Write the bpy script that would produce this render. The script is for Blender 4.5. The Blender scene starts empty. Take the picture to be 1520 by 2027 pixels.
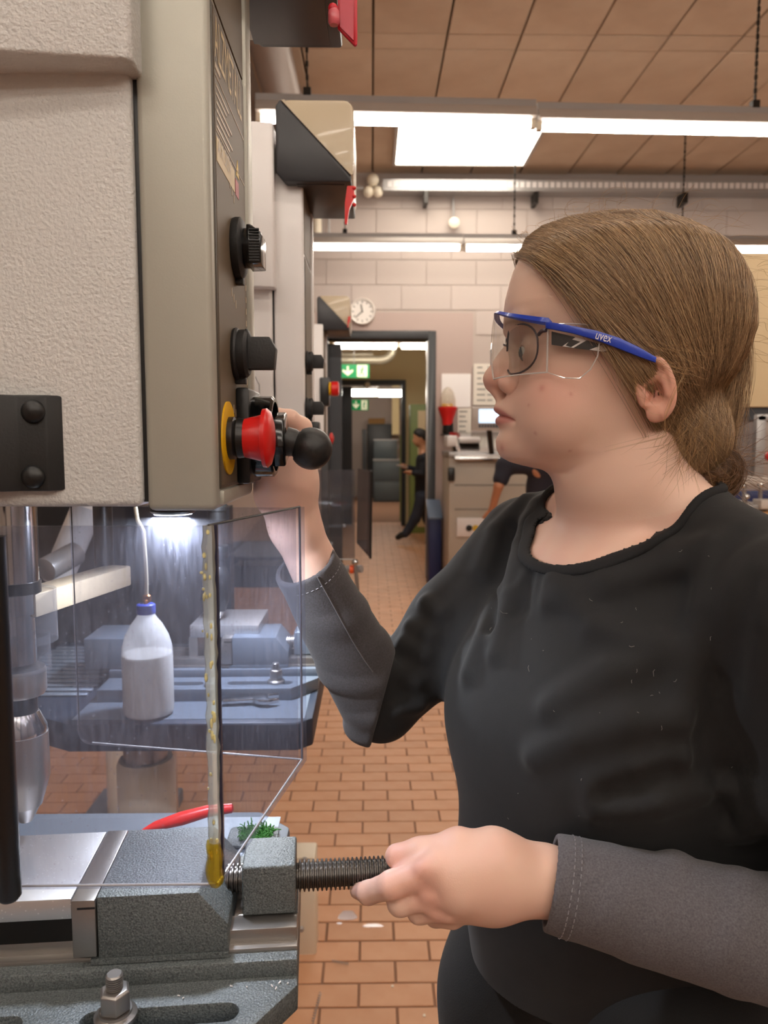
import bpy, bmesh, math, random
import numpy as np
from mathutils import Vector, Matrix
random.seed(7); RNG = np.random.default_rng(11)
SC = bpy.context.scene; COL = SC.collection
# ---------------------------------------------------------------- camera, world, exposure
F_PX = 1520.0; CAM_Z = 1.5
PITCH = math.radians(5.37); YAW = math.radians(0.94)
cd = bpy.data.cameras.new('camera'); cam = bpy.data.objects.new('camera', cd); COL.objects.link(cam)
cam.location = (0, 0, CAM_Z); cam.rotation_euler = (math.pi/2-PITCH, 0, -YAW)
cd.sensor_fit = 'HORIZONTAL'; cd.sensor_width = 36; cd.lens = 36; cd.clip_start = .02; cd.clip_end = 100
cd.dof.use_dof = True; cd.dof.focus_distance = .62; cd.dof.aperture_fstop = 15
SC.camera = cam
w = bpy.data.worlds.new('world'); SC.world = w; w.use_nodes = True
w.node_tree.nodes['Background'].inputs[0].default_value = (1, .94, .88, 1)
w.node_tree.nodes['Background'].inputs[1].default_value = .25
SC.view_settings.view_transform = 'Standard'; SC.view_settings.look = 'None'
SC.view_settings.exposure = 1.12; SC.view_settings.gamma = 1; SC.view_settings.use_curve_mapping = False
SC.cycles.use_denoising = True
SC.cycles.max_bounces = 12; SC.cycles.transparent_max_bounces = 24; SC.cycles.caustics_reflective = False; SC.cycles.caustics_refractive = False
TUBE = 15.0          # emission of the fluorescent tubes
PANEL = 4.0          # emission of the ceiling light panel
LAMP_W = .8         # machine work lamps, watts

# ---------------------------------------------------------------- pixel rays of the 1520x2027 frame -> real points
_fw = np.array([math.sin(YAW)*math.cos(PITCH), math.cos(YAW)*math.cos(PITCH), -math.sin(PITCH)])
_rt = np.array([math.cos(YAW), -math.sin(YAW), 0.]); _up = np.cross(_rt, _fw); _C = np.array([0, 0, CAM_Z])
def ray(px, py): return _fw + _rt*((px-760)/F_PX) - _up*((py-1013.5)/F_PX)
def P(px, py, Y): r = ray(px, py); return _C + r*(Y/r[1])
def Pz(px, py, z): r = ray(px, py); return _C + r*((z-CAM_Z)/r[2])
def Px(px, py, X): r = ray(px, py); return _C + r*(X/r[0])
def Pn(px, py, o, n): r = ray(px, py); return _C + r*(np.dot(np.asarray(o)-_C, n)/np.dot(r, n))
def pr(p):
    d = np.asarray(p, float)-_C; ww = d@_fw
    return 760+F_PX*(d@_rt)/ww, 1013.5-F_PX*(d@_up)/ww

# ---------------------------------------------------------------- materials
def lin(h):
    h = h.lstrip('#'); o = []
    for i in (0, 2, 4):
        c = int(h[i:i+2], 16)/255
        o.append(c/12.92 if c <= .04045 else ((c+.055)/1.055)**2.4)
    return tuple(o)+(1,)
def M(name, col, rough=.5, metal=0, bump=None, var=None, spec=.5, emit=0, ecol=None, attr=None, rand=0, sss=0, coat=0, island=False, sheen=0, speck=None, aniso=None):
    """bump=(scale,strength[,detail]); var=(scale,second colour,contrast)"""
    m = bpy.data.materials.new(name); m.use_nodes = True; n = m.node_tree.nodes; l = m.node_tree.links
    b = n['Principled BSDF']; c = lin(col) if isinstance(col, str) else tuple(col)
    b.inputs['Base Color'].default_value = c; b.inputs['Roughness'].default_value = rough; b.inputs['Metallic'].default_value = metal
    b.inputs['Specular IOR Level'].default_value = spec
    if coat: b.inputs['Coat Weight'].default_value = coat
    if sheen: b.inputs['Sheen Weight'].default_value = sheen; b.inputs['Sheen Roughness'].default_value = .5
    if sss:
        b.inputs['Subsurface Weight'].default_value = sss; b.inputs['Subsurface Radius'].default_value = (1, .35, .2); b.inputs['Subsurface Scale'].default_value = .006
    tc = n.new('ShaderNodeTexCoord'); out = None
    if attr:
        a = n.new('ShaderNodeAttribute'); a.attribute_name = attr; out = a.outputs['Color']
    if var:
        nz = n.new('ShaderNodeTexNoise'); nz.inputs['Scale'].default_value = var[0]; nz.inputs['Detail'].default_value = 5
        l.new(tc.outputs['Object'], nz.inputs['Vector'])
        rp = n.new('ShaderNodeValToRGB'); k = var[2] if len(var) > 2 else .15
        rp.color_ramp.elements[0].position = .5-k; rp.color_ramp.elements[1].position = .5+k
        l.new(nz.outputs['Fac'], rp.inputs['Fac'])
        mx = n.new('ShaderNodeMix'); mx.data_type = 'RGBA'; l.new(rp.outputs['Color'], mx.inputs['Factor'])
        mx.inputs[6].default_value = c; mx.inputs[7].default_value = lin(var[1])
        if out: l.new(out, mx.inputs[6])
        out = mx.outputs[2]
    if speck:                               # sparse specks: (scale, colour, size)
        vo = n.new('ShaderNodeTexVoronoi'); vo.inputs['Scale'].default_value = speck[0]; l.new(tc.outputs['Object'], vo.inputs['Vector'])
        lt = n.new('ShaderNodeMath'); lt.operation = 'LESS_THAN'; lt.inputs[1].default_value = speck[2]; l.new(vo.outputs['Distance'], lt.inputs[0])
        mx = n.new('ShaderNodeMix'); mx.data_type = 'RGBA'; l.new(lt.outputs[0], mx.inputs['Factor']); mx.inputs[6].default_value = c; mx.inputs[7].default_value = lin(speck[1])
        if out: l.new(out, mx.inputs[6])
        out = mx.outputs[2]
    if rand:
        if island: r = n.new('ShaderNodeNewGeometry'); ro = r.outputs['Random Per Island']
        else: r = n.new('ShaderNodeObjectInfo'); ro = r.outputs['Random']
        mr = n.new('ShaderNodeMapRange'); mr.inputs[3].default_value = 1-rand; mr.inputs[4].default_value = 1+rand; l.new(ro, mr.inputs[0])
        hs = n.new('ShaderNodeHueSaturation'); l.new(mr.outputs[0], hs.inputs['Value']); hs.inputs['Color'].default_value = c
        if out: l.new(out, hs.inputs['Color'])
        out = hs.outputs['Color']
    if out: l.new(out, b.inputs['Base Color'])
    if bump:
        nz = n.new('ShaderNodeTexNoise'); nz.inputs['Scale'].default_value = bump[0]; nz.inputs['Detail'].default_value = bump[2] if len(bump) > 2 else 3
        if aniso:
            mp = n.new('ShaderNodeMapping'); mp.inputs['Scale'].default_value = aniso; l.new(tc.outputs['Object'], mp.inputs[0]); l.new(mp.outputs[0], nz.inputs['Vector'])
        else: l.new(tc.outputs['Object'], nz.inputs['Vector'])
        bp = n.new('ShaderNodeBump'); bp.inputs['Strength'].default_value = bump[1]; bp.inputs['Distance'].default_value = .002
        l.new(nz.outputs['Fac'], bp.inputs['Height']); l.new(bp.outputs[0], b.inputs['Normal'])
    if emit:
        b.inputs['Emission Color'].default_value = lin(ecol) if ecol else c; b.inputs['Emission Strength'].default_value = emit
    return m
def clear(name, tint, haze=.05, hazecol='#c8cde6', rough=.04, scratch=0, refl=1.0):
    """clear sheet plastic: see-through with a mirror sheen and a little milky haze of fine scratches"""
    m = bpy.data.materials.new(name); m.use_nodes = True; n = m.node_tree.nodes; l = m.node_tree.links; n.clear()
    o = n.new('ShaderNodeOutputMaterial'); t = n.new('ShaderNodeBsdfTransparent'); t.inputs[0].default_value = lin(tint)
    g = n.new('ShaderNodeBsdfGlossy'); g.inputs['Roughness'].default_value = rough
    d = n.new('ShaderNodeBsdfDiffuse'); d.inputs[0].default_value = lin(hazecol)
    tl = n.new('ShaderNodeBsdfTranslucent'); tl.inputs[0].default_value = lin(hazecol)
    dm = n.new('ShaderNodeMixShader'); dm.inputs[0].default_value = .5; l.new(d.outputs[0], dm.inputs[1]); l.new(tl.outputs[0], dm.inputs[2])
    a = n.new('ShaderNodeMixShader'); a.inputs[0].default_value = haze; l.new(t.outputs[0], a.inputs[1]); l.new(dm.outputs[0], a.inputs[2])
    if scratch:
        tc = n.new('ShaderNodeTexCoord'); mp = n.new('ShaderNodeMapping'); mp.inputs['Scale'].default_value = (60, 60, 9); l.new(tc.outputs['Object'], mp.inputs[0])
        nz = n.new('ShaderNodeTexNoise'); nz.inputs['Scale'].default_value = 6; nz.inputs['Detail'].default_value = 8; l.new(mp.outputs[0], nz.inputs['Vector'])
        n2 = n.new('ShaderNodeTexNoise'); n2.inputs['Scale'].default_value = 9; n2.inputs['Detail'].default_value = 4; l.new(tc.outputs['Object'], n2.inputs['Vector'])
        vo = n.new('ShaderNodeTexVoronoi'); vo.inputs['Scale'].default_value = 160; l.new(tc.outputs['Object'], vo.inputs['Vector'])
        lt = n.new('ShaderNodeMath'); lt.operation = 'LESS_THAN'; lt.inputs[1].default_value = .1; l.new(vo.outputs['Distance'], lt.inputs[0])
        mu = n.new('ShaderNodeMath'); mu.operation = 'MULTIPLY'; l.new(nz.outputs['Fac'], mu.inputs[0]); l.new(n2.outputs['Fac'], mu.inputs[1])
        mr = n.new('ShaderNodeMapRange'); mr.inputs[1].default_value = .14; mr.inputs[2].default_value = .42; mr.inputs[3].default_value = haze*.5; mr.inputs[4].default_value = haze*.5+scratch
        l.new(mu.outputs[0], mr.inputs[0])
        ad = n.new('ShaderNodeMath'); ad.operation = 'MULTIPLY_ADD'; ad.inputs[1].default_value = .16; l.new(lt.outputs[0], ad.inputs[0]); l.new(mr.outputs[0], ad.inputs[2])
        l.new(ad.outputs[0], a.inputs[0])
    f = n.new('ShaderNodeLayerWeight'); f.inputs[0].default_value = .5
    pw = n.new('ShaderNodeMath'); pw.operation = 'POWER'; pw.inputs[1].default_value = 4.0; l.new(f.outputs['Facing'], pw.inputs[0])
    fm = n.new('ShaderNodeMath'); fm.operation = 'MULTIPLY_ADD'; fm.inputs[1].default_value = .26*refl; fm.inputs[2].default_value = .035*refl; l.new(pw.outputs[0], fm.inputs[0])
    s = n.new('ShaderNodeMixShader'); l.new(fm.outputs[0], s.inputs[0]); l.new(a.outputs[0], s.inputs[1]); l.new(g.outputs[0], s.inputs[2]); l.new(s.outputs[0], o.inputs[0])
    return m

# ---------------------------------------------------------------- mesh builder
def nrm(v): v = np.asarray(v, float); return v/np.linalg.norm(v)
def frame(axis):
    a = nrm(axis); t = np.array([0, 0, 1.]) if abs(a[2]) < .9 else np.array([1., 0, 0]); u = nrm(np.cross(t, a)); return u, np.cross(a, u), a
class B:
    def __init__(s, O=(0, 0, 0), R=None): s.v = []; s.f = []; s.O = np.asarray(O, float); s.R = np.eye(3) if R is None else np.asarray(R, float)
    def add(s, vs, fs):
        k = len(s.v); vs = np.asarray(vs, float)@s.R+s.O; s.v += [tuple(q) for q in vs]; s.f += [tuple(i+k for i in q) for q in fs]; return s
    def box(s, x0, x1, y0, y1, z0, z1):
        return s.add([(x, y, z) for z in (z0, z1) for x, y in ((x0, y0), (x1, y0), (x1, y1), (x0, y1))], [(3, 2, 1, 0), (4, 5, 6, 7), (0, 1, 5, 4), (1, 2, 6, 5), (2, 3, 7, 6), (3, 0, 4, 7)])
    def obox(s, c, u, v, w_, a, b, h):
        c = np.asarray(c, float); u, v, w_ = nrm(u)*a, nrm(v)*b, nrm(w_)*h
        return s.add([c+i*u+j*v+k*w_ for k in (-1, 1) for i, j in ((-1, -1), (1, -1), (1, 1), (-1, 1))], [(3, 2, 1, 0), (4, 5, 6, 7), (0, 1, 5, 4), (1, 2, 6, 5), (2, 3, 7, 6), (3, 0, 4, 7)])
    def prism(s, pts, off):
        """closed 3D polygon swept by the vector off"""
        p = np.asarray(pts, float); n = len(p); q = p+np.asarray(off, float)
        return s.add(np.vstack([p, q]), [tuple(range(n))[::-1], tuple(range(n, 2*n))]+[(i, (i+1) % n, n+(i+1) % n, n+i) for i in range(n)])
    def lathe(s, prof, o, axis, seg=24, cap=True, off=0.0):
        u, v, a = frame(axis); o = np.asarray(o, float); vs = []; fs = []; n = len(prof)
        for r, t in prof:
            for k in range(seg):
                g = 2*math.pi*k/seg+off; vs.append(o+a*t+(u*math.cos(g)+v*math.sin(g))*max(r, 1e-5))
        for i in range(n-1):
            for k in range(seg): fs.append((i*seg+k, i*seg+(k+1) % seg, (i+1)*seg+(k+1) % seg, (i+1)*seg+k))
        if cap: fs += [tuple(range(seg))[::-1], tuple(range((n-1)*seg, n*seg))]
        return s.add(vs, fs)
    def tube(s, pts, r, seg=8, cap=True):
        p = [np.asarray(q, float) for q in pts]; n = len(p); rr = r if hasattr(r, '__len__') else [r]*n; vs = []; fs = []; u = None
        for i in range(n):
            t = nrm(p[min(i+1, n-1)]-p[max(i-1, 0)])
            if u is None: u = frame(t)[0]
            u = nrm(u-t*np.dot(u, t)); v = np.cross(t, u)
            vs += [p[i]+(u*math.cos(2*math.pi*k/seg)+v*math.sin(2*math.pi*k/seg))*rr[i] for k in range(seg)]
        for i in range(n-1):
            for k in range(seg): fs.append((i*seg+k, i*seg+(k+1) % seg, (i+1)*seg+(k+1) % seg, (i+1)*seg+k))
        if cap: fs += [tuple(range(seg))[::-1], tuple(range((n-1)*seg, n*seg))]
        return s.add(vs, fs)
    def sphere(s, c, r, seg=20, rings=12, sc=(1, 1, 1)):
        return s.lathe([(r*math.sin(math.pi*i/rings)*1, -r*math.cos(math.pi*i/rings)) for i in range(rings+1)], c, (0, 0, 1), seg) if sc == (1, 1, 1) else \
            s.add([np.asarray(c)+np.array([r*sc[0]*math.sin(math.pi*i/rings)*math.cos(2*math.pi*k/seg), r*sc[1]*math.sin(math.pi*i/rings)*math.sin(2*math.pi*k/seg), -r*sc[2]*math.cos(math.pi*i/rings)]) for i in range(rings+1) for k in range(seg)],
                  [(i*seg+k, i*seg+(k+1) % seg, (i+1)*seg+(k+1) % seg, (i+1)*seg+k) for i in range(rings) for k in range(seg)])
WL = {}
def mesh_of(name, b, m, off=(0, 0, 0), ang=38, bevel=0, bseg=2):
    me = bpy.data.meshes.new(name); v = np.asarray(b.v, float)-np.asarray(off, float); me.from_pydata([tuple(q) for q in v], [], b.f)
    bm = bmesh.new(); bm.from_mesh(me)
    bmesh.ops.remove_doubles(bm, verts=bm.verts, dist=1e-6)
    bmesh.ops.recalc_face_normals(bm, faces=bm.faces)
    if bevel:
        ed = [e for e in bm.edges if len(e.link_faces) == 2 and e.calc_face_angle(0) > math.radians(30)]
        bmesh.ops.bevel(bm, geom=ed, offset=bevel, offset_type='OFFSET', segments=bseg, profile=.5, affect='EDGES', clamp_overlap=True)
    bm.to_mesh(me); bm.free()
    me.polygons.foreach_set('use_smooth', [True]*len(me.polygons)); me.set_sharp_from_angle(angle=math.radians(ang))
    me.materials.append(m); return me
def link(name, me, parent=None, loc=(0, 0, 0)):
    o = bpy.data.objects.new(name, me); COL.objects.link(o); o.location = loc
    if parent is not None: o.parent = parent; WL[o.name] = np.asarray(WL[parent.name])+np.asarray(loc, float)
    else: WL[o.name] = np.asarray(loc, float)
    return o
def tago(o, label=None, cat=None, group=None, kind=None):
    if label: o['label'] = label
    if cat: o['category'] = cat
    if group: o['group'] = group
    if kind: o['kind'] = kind
    return o
def thing(name, label, cat, loc=(0, 0, 0), group=None):
    o = link(name, None, None, tuple(float(q) for q in loc)); o.empty_display_size = .05; return tago(o, label, cat, group)
def part(b, name, m, parent, label=None, kind=None, **k):
    o = link(name, mesh_of(name, b, m, WL[parent.name], **k), parent); return tago(o, label, kind=kind)
def solo(b, name, m, label=None, cat=None, group=None, kind=None, **k):
    v = np.asarray(b.v); loc = (v[:, 0].mean(), v[:, 1].mean(), v[:, 2].min()); loc = tuple(float(q) for q in loc)
    o = link(name, mesh_of(name, b, m, loc, **k), None, loc); return tago(o, label, cat, group, kind)
def struct(b, name, m, **k): return solo(b, name, m, kind='structure', **k)
def dup(o, parent=None, loc=None):
    c = o.copy(); COL.objects.link(c)
    if parent is not None: c.parent = parent
    if loc is not None: c.location = loc
    WL[c.name] = np.asarray(c.location)+(WL[parent.name] if parent is not None else 0)
    for ch in [q for q in o.children]: dup(ch, c)
    return c
def lettering(txt, o, u, v, width, height, m, parent, name='lettering', depth=.0003):
    cu = bpy.data.curves.new('t', 'FONT'); cu.body = txt; cu.extrude = 0; ob = bpy.data.objects.new('t', cu); COL.objects.link(ob)
    bpy.context.view_layer.update(); me = bpy.data.meshes.new_from_object(ob.evaluated_get(bpy.context.evaluated_depsgraph_get()))
    bpy.data.objects.remove(ob); bpy.data.curves.remove(cu)
    q = np.array([tuple(x.co) for x in me.vertices]); mn = q.min(0); mx = q.max(0)
    u = nrm(u); v = nrm(v); n = np.cross(u, v)
    pts = np.asarray(o)[None]+((q[:, :1]-mn[0])/(mx[0]-mn[0])*width)*u+((q[:, 1:2]-mn[1])/(mx[1]-mn[1])*height)*v+depth*n-WL[parent.name]
    for x, p_ in zip(me.vertices, pts): x.co = p_
    me.materials.clear(); me.materials.append(m); me.name = name
    ob = link(name, me, parent); return ob
# ---------------------------------------------------------------- material palette
m_wall = M('wall_paint', '#b0a39b', .75, bump=(25, .08)); m_block = M('painted_block', '#b4a8a1', .7, bump=(60, .15), rand=.02)
m_plaster = M('door_plaster', '#ad9a92', .7); m_ceil = M('ceiling_slab', '#d9c3ab', .9, bump=(40, .25), var=(3, '#cbb299', .2), rand=.05)
m_ceildark = M('ceiling_joint', '#57422f', .95); m_tile = M('terracotta_tile', '#d6a682', .5, bump=(45, .06), var=(9, '#cb946c', .25), rand=.06)
m_tile2 = M('terracotta_tile_far', '#d6a682', .5, var=(9, '#cb946c', .25), rand=.06, island=True)
m_grout = M('tile_grout', '#94705a', .9); m_yellowwall = M('yellow_wall', '#e0cd9f', .8)
m_white = M('white_textured_paint', '#d6d6d4', .42, bump=(420, .55, 2), var=(6, '#cfcfcc', .2))
m_white2 = M('white_smooth_paint', '#e4e0de', .35); m_silver = M('satin_silver', '#b1b0a5', .42, .35, bump=(900, .04))
m_panel = M('control_panel_film', '#665846', .55, spec=.3, bump=(700, .05)); m_panelfr = M('panel_frame', '#4a4238', .4)
m_gold = M('pale_gold_print', '#c4ab78', .5); m_pale = M('pale_print', '#b7a488', .5); m_redp = M('red_print', '#e04438', .45); m_pinkp = M('crimson_print', '#a8424a', .5); m_yelp = M('warning_yellow', '#d8b23a', .5)
m_black = M('black_plastic', '#161616', .35, bump=(500, .05)); m_blackg = M('black_gloss', '#0c0c0d', .12); m_blackm = M('black_matte', '#1c1c1c', .55, bump=(600, .1))
m_rubber = M('black_rubber_ball', '#1d1d1d', .42, bump=(300, .1)); m_red = M('stop_red', '#cc1a18', .3); m_yellow = M('stop_yellow', '#e8b400', .45)
m_tagred = M('red_tag', '#c3122a', .4); m_beige = M('beige_cover', '#b5a488', .3, coat=.2); m_hood = M('black_hood', '#252427', .4); m_hoodlow = M('brown_black_hood', '#2b2424', .35)
m_chrome = M('bright_steel', '#c9cacb', .16, 1.0); m_steel = M('ground_steel', '#a09c98', .3, .85, bump=(220, .1), aniso=(1, 8, 8)); m_dsteel = M('dark_steel', '#3a3836', .35, .9)
m_screw = M('oily_thread_steel', '#5a5653', .28, .8); m_alu = M('milled_aluminium', '#d6d6d6', .36, .85, bump=(60, .06), speck=(260, '#f4f4f4', .16))
m_hammer = M('grey_hammer_paint', '#737a7a', .42, .1, bump=(620, .5), var=(850, '#43494b', .16), spec=.6)
m_tabl = M('blue_grey_casting', '#6b747f', .45, .2, bump=(150, .1)); m_navy = M('navy_keys_shaded_casting', '#27303f', .5)
m_cream = M('cream_paint', '#e2d8c4', .45); m_greenb = M('green_bristle', '#3f7a34', .8); m_redb = M('red_brush_plastic', '#df2420', .35)
m_glue = M('yellow_hot_glue', '#d8b92c', .2, coat=.5); m_acryl = clear('acrylic_sheet', '#eff0f5', .035, '#b4b6c2', scratch=.09); m_acrylclean = clear('acrylic_clean', '#e2e2e4', .14, '#8f8d92')
m_sleeve = clear('clear_sleeve', '#e4e6ea', .12, '#c8cad0'); m_edge = M('acrylic_edge', '#b4b2ae', .25, spec=.7)
m_bottle = M('translucent_white_plastic', '#ebebea', .35); m_milk = M('white_fluid', '#e8e6e2', .5); m_bluecap = M('blue_cap', '#2c3f9c', .4)
m_copper = M('copper', '#a1683c', .3, .9); m_dark = M('dark_grey_paint', '#33353a', .5); m_charc = M('charcoal_steel', '#2b2c2e', .5); m_cab = M('cabinet_slate', '#4a5256', .45)
m_lampgrey = M('luminaire_grey', '#b9b0a8', .5); m_zinc = M('zinc_tray', '#a9a7a6', .4, .5); m_green = M('exit_green', '#138a4c', .5, emit=.25); m_signw = M('exit_cream', '#efe9c8', .5, emit=.3)
m_tube = M('lit_tube', '#ffffff', .5, emit=TUBE, ecol='#fff6ea'); m_led = M('lit_panel', '#ffffff', .5, emit=PANEL, ecol='#fff4e4'); m_work = M('lit_work_lamp', '#ffffff', .4, emit=8, ecol='#e8efff')
m_lockgreen = M('green_locker', '#7c8c4e', .5); m_machine = M('machine_putty', '#b5ac9e', .45); m_paper = M('paper', '#d9d2c6', .8); m_ink = M('ink_grey', '#8d8a84', .8); m_inkg = M('ink_green', '#9fae72', .8)
m_screen = M('lcd_screen', '#9fb8cf', .3, emit=.9, ecol='#a9c3dc'); m_binblue = M('navy_bin', '#1d2b5c', .5); m_card = M('cardboard', '#8f6a3c', .8)
m_clockw = M('clock_white', '#d9d3cc', .4); m_clockf = M('clock_face', '#c2b6aa', .6); m_wood = M('bench_wood', '#b98a5a', .5, bump=(30, .1)); m_orange = M('orange_ring', '#e2541c', .5)
m_cabbeige = M('beige_board', '#d9c39b', .6); m_duct = M('grey_duct', '#9c8f86', .45, .3); m_pipe = M('insulated_pipe', '#c9c0a8', .35, .4)
# ================================================================ the room
YB = 8.10; CEIL = 4.20; XL, XR, YF = -2.3, 5.2, -4.2
# floor: grout bed and tiles
b = B().box(XL-.2, XR+.2, YF-.2, 24, -.12, -.004); floor = struct(b, 'floor', m_grout)
TP, RP = .2045, .0905; Y0 = 2.2706; XJ = -.139
tb = B().box(0, TP-.007, 0, RP-.007, -.006, 0); tb.v = [(x+.0035, y+.0035, z) for x, y, z in tb.v]
tile_me = mesh_of('floor_tile', tb, m_tile, bevel=.0012, bseg=1)
near, far = [], []
k0 = int((1.5-Y0)/RP)-1
for k in range(k0, int((14-Y0)/RP)):
    y = Y0+k*RP; x0 = XJ+(0 if k % 2 else TP/2)
    xa, xb_ = (-1.6, 3.6) if y < YB else (-1.2, 1.6)
    for j in range(int((xa-x0)/TP)-1, int((xb_-x0)/TP)+1):
        x = x0+j*TP
        u, v = pr((x+TP/2, y+RP/2, 0)); sz = TP/y
        (near if (520 < u < 960 and v < 2050 and y > 1.75 and y < 4.6) else far).append((sz, x, y))
near.sort(reverse=True); far += near[290:]; near = near[:290]
for _, x, y in near:
    o = link('floor_tile', tile_me, floor); lz = random.uniform(-.0006, .0006)
    o.location = (x-WL[floor.name][0], y-WL[floor.name][1], lz-WL[floor.name][2])
fb = B()
for _, x, y in far:
    z = random.uniform(-.0005, .0005); fb.box(x+.0035, x+TP-.0035, y+.0035, y+RP-.0035, -.006, z)
part(fb, 'distant_tiles', m_tile2, floor, 'smaller terracotta tiles running off to the far rooms', kind='stuff')

# ceiling of slabs with dark joints
ceil = struct(B().box(XL-.2, XR+.2, YF-.2, YB+.15, CEIL+.03, CEIL+.2), 'ceiling', m_ceildark)
sl = {}
for (ya, yb) in ((YF, -.6), (-.588, 2.4), (2.412, 5.395), (5.407, 5.598), (5.61, YB)):
    me = mesh_of('ceiling_slab', B().box(.008, .492, 0, yb-ya, 0, .035), m_ceil, bevel=.004, bseg=1)
    for i in range(-5, 11):
        x = .015+i*.4985
        if x < XL-.3 or x > XR: continue
        o = link('ceiling_slab', me, ceil); o.location = (x-WL[ceil.name][0], ya-WL[ceil.name][1], CEIL+random.uniform(-.003, .003)-WL[ceil.name][2])
# walls
DX0, DX1, DZ = -.47, .622, 2.572
wb = B().box(XL-.2, DX0, YB, YB+.2, 0, CEIL+.03); wb.box(DX0, DX1, YB, YB+.2, DZ, CEIL+.03); wb.box(DX1, XR+.2, YB, YB+.2, 0, CEIL+.03)
wall_back = struct(wb, 'wall_back', m_wall)
struct(B().box(XL-.2, XL, YF-.2, YB, 0, CEIL+.03), 'wall_left', m_wall); struct(B().box(XR, XR+.2, YF-.2, YB, 0, CEIL+.03), 'wall_right', m_wall)
struct(B().box(XL-.2, XR+.2, YF-.2, YF, 0, CEIL+.03), 'wall_front', m_wall)
# wall blocks proud of their joints
BW, BH = .515, .253
blk = mesh_of('wall_block', B().box(.003, BW-.003, -.008, 0, .003, BH-.003), m_block, bevel=.002, bseg=1); off_ = WL[wall_back.name]
for r in range(7):
    z = 2.33+r*BH
    for j in range(-2, 9):
        x = -.72+j*BW+(r % 2)*BW/2
        if (z < 2.83 and x < 1.07) or x > 4.0: continue
        o = link('wall_block', blk, wall_back); o.location = (x-off_[0], YB-off_[1], z-off_[2])
for r in range(1, 4):
    z = 2.33-r*BH
    for j in range(0, 6):
        x = 1.075+j*BW+(r % 2)*BW/2
        o = link('wall_block', blk, wall_back); o.location = (x-off_[0], YB-off_[1], z-off_[2])
# smooth band round the door, door frame and open door leaf
tr = B(); zt = P(790, 619, YB)[2]; xr_ = P(936, 650, YB)[0]
tr.box(-1.0, DX0-.06, YB-.012, YB, 0, DZ+.05); tr.box(DX1+.05, xr_, YB-.012, YB, 0, zt); tr.box(-1.0, DX1+.05, YB-.012, YB, DZ+.05, zt)
struct(tr, 'trim_1', m_plaster)
fr = B(); fr.box(DX1-.03, DX1+.05, YB-.03, YB+.23, 0, DZ+.05); fr.box(DX0-.06, DX1-.03, YB-.03, YB+.23, DZ-.03, DZ+.05); fr.box(DX0-.06, DX0+.02, YB-.03, YB+.23, 0, DZ-.03)
door1 = struct(fr, 'door_1', m_charc, bevel=.004, bseg=1)
lf = B(); lf.box(P(640, 900, YB+.26)[0], P(677, 900, YB+.26)[0], YB+.24, YB+.29, 0, DZ-.05)
part(lf, 'door_leaf', m_dark, door1, bevel=.004, bseg=1)
b = B(); b.box(DX1-.045, DX1-.031, YB-.02, YB+.1, .05, DZ-.05); part(b, 'seal_strip', m_steel, door1, 'bright steel edge strip')
# ---- middle room behind the door
YC = 13.4; X2L, X2R, C2 = -1.9, 2.2, 3.3
struct(B().box(X2L-.1, X2L, YB+.2, YC, 0, C2), 'wall_middle_left', m_yellowwall); struct(B().box(X2R, X2R+.1, YB+.2, YC, 0, C2), 'wall_middle_right', m_yellowwall)
struct(B().box(X2L, X2R, YB+.2, YC, C2, C2+.1), 'ceiling_middle', m_ceil)
E0, E1, EZ = P(677, 900, YC)[0], P(797, 900, YC)[0], P(740, 758, YC)[2]
wm = B(); wm.box(X2L-.1, E0, YC, YC+.15, 0, C2); wm.box(E1, X2R+.1, YC, YC+.15, 0, C2); wm.box(E0, E1, YC, YC+.15, EZ, C2); struct(wm, 'wall_middle_back', m_yellowwall)
fr = B(); fr.box(E1-.02, E1+.05, YC-.03, YC+.17, 0, EZ+.05); fr.box(E0-.05, E1-.02, YC-.03, YC+.17, EZ-.03, EZ+.05); fr.box(E0-.05, E0, YC-.03, YC+.17, 0, EZ-.03)
door2 = struct(fr, 'door_2', m_charc); lf = B(); lf.box(E0, P(697, 900, YC+.2)[0], YC+.18, YC+.23, 0, EZ-.05); part(lf, 'door_leaf', m_dark, door2)
# ---- far room
YD = 20.4; struct(B().box(-2.5, -2.4, YC+.15, YD, 0, 3.0), 'wall_far_left', m_wall); struct(B().box(2.4, 2.5, YC+.15, YD, 0, 3.0), 'wall_far_right', m_yellowwall)
struct(B().box(-2.5, 2.5, YD, YD+.1, 0, 3.0), 'wall_far_back', m_wall); struct(B().box(-2.5, 2.5, YC+.15, YD, 3.0, 3.1), 'ceiling_far', m_ceil)

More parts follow.
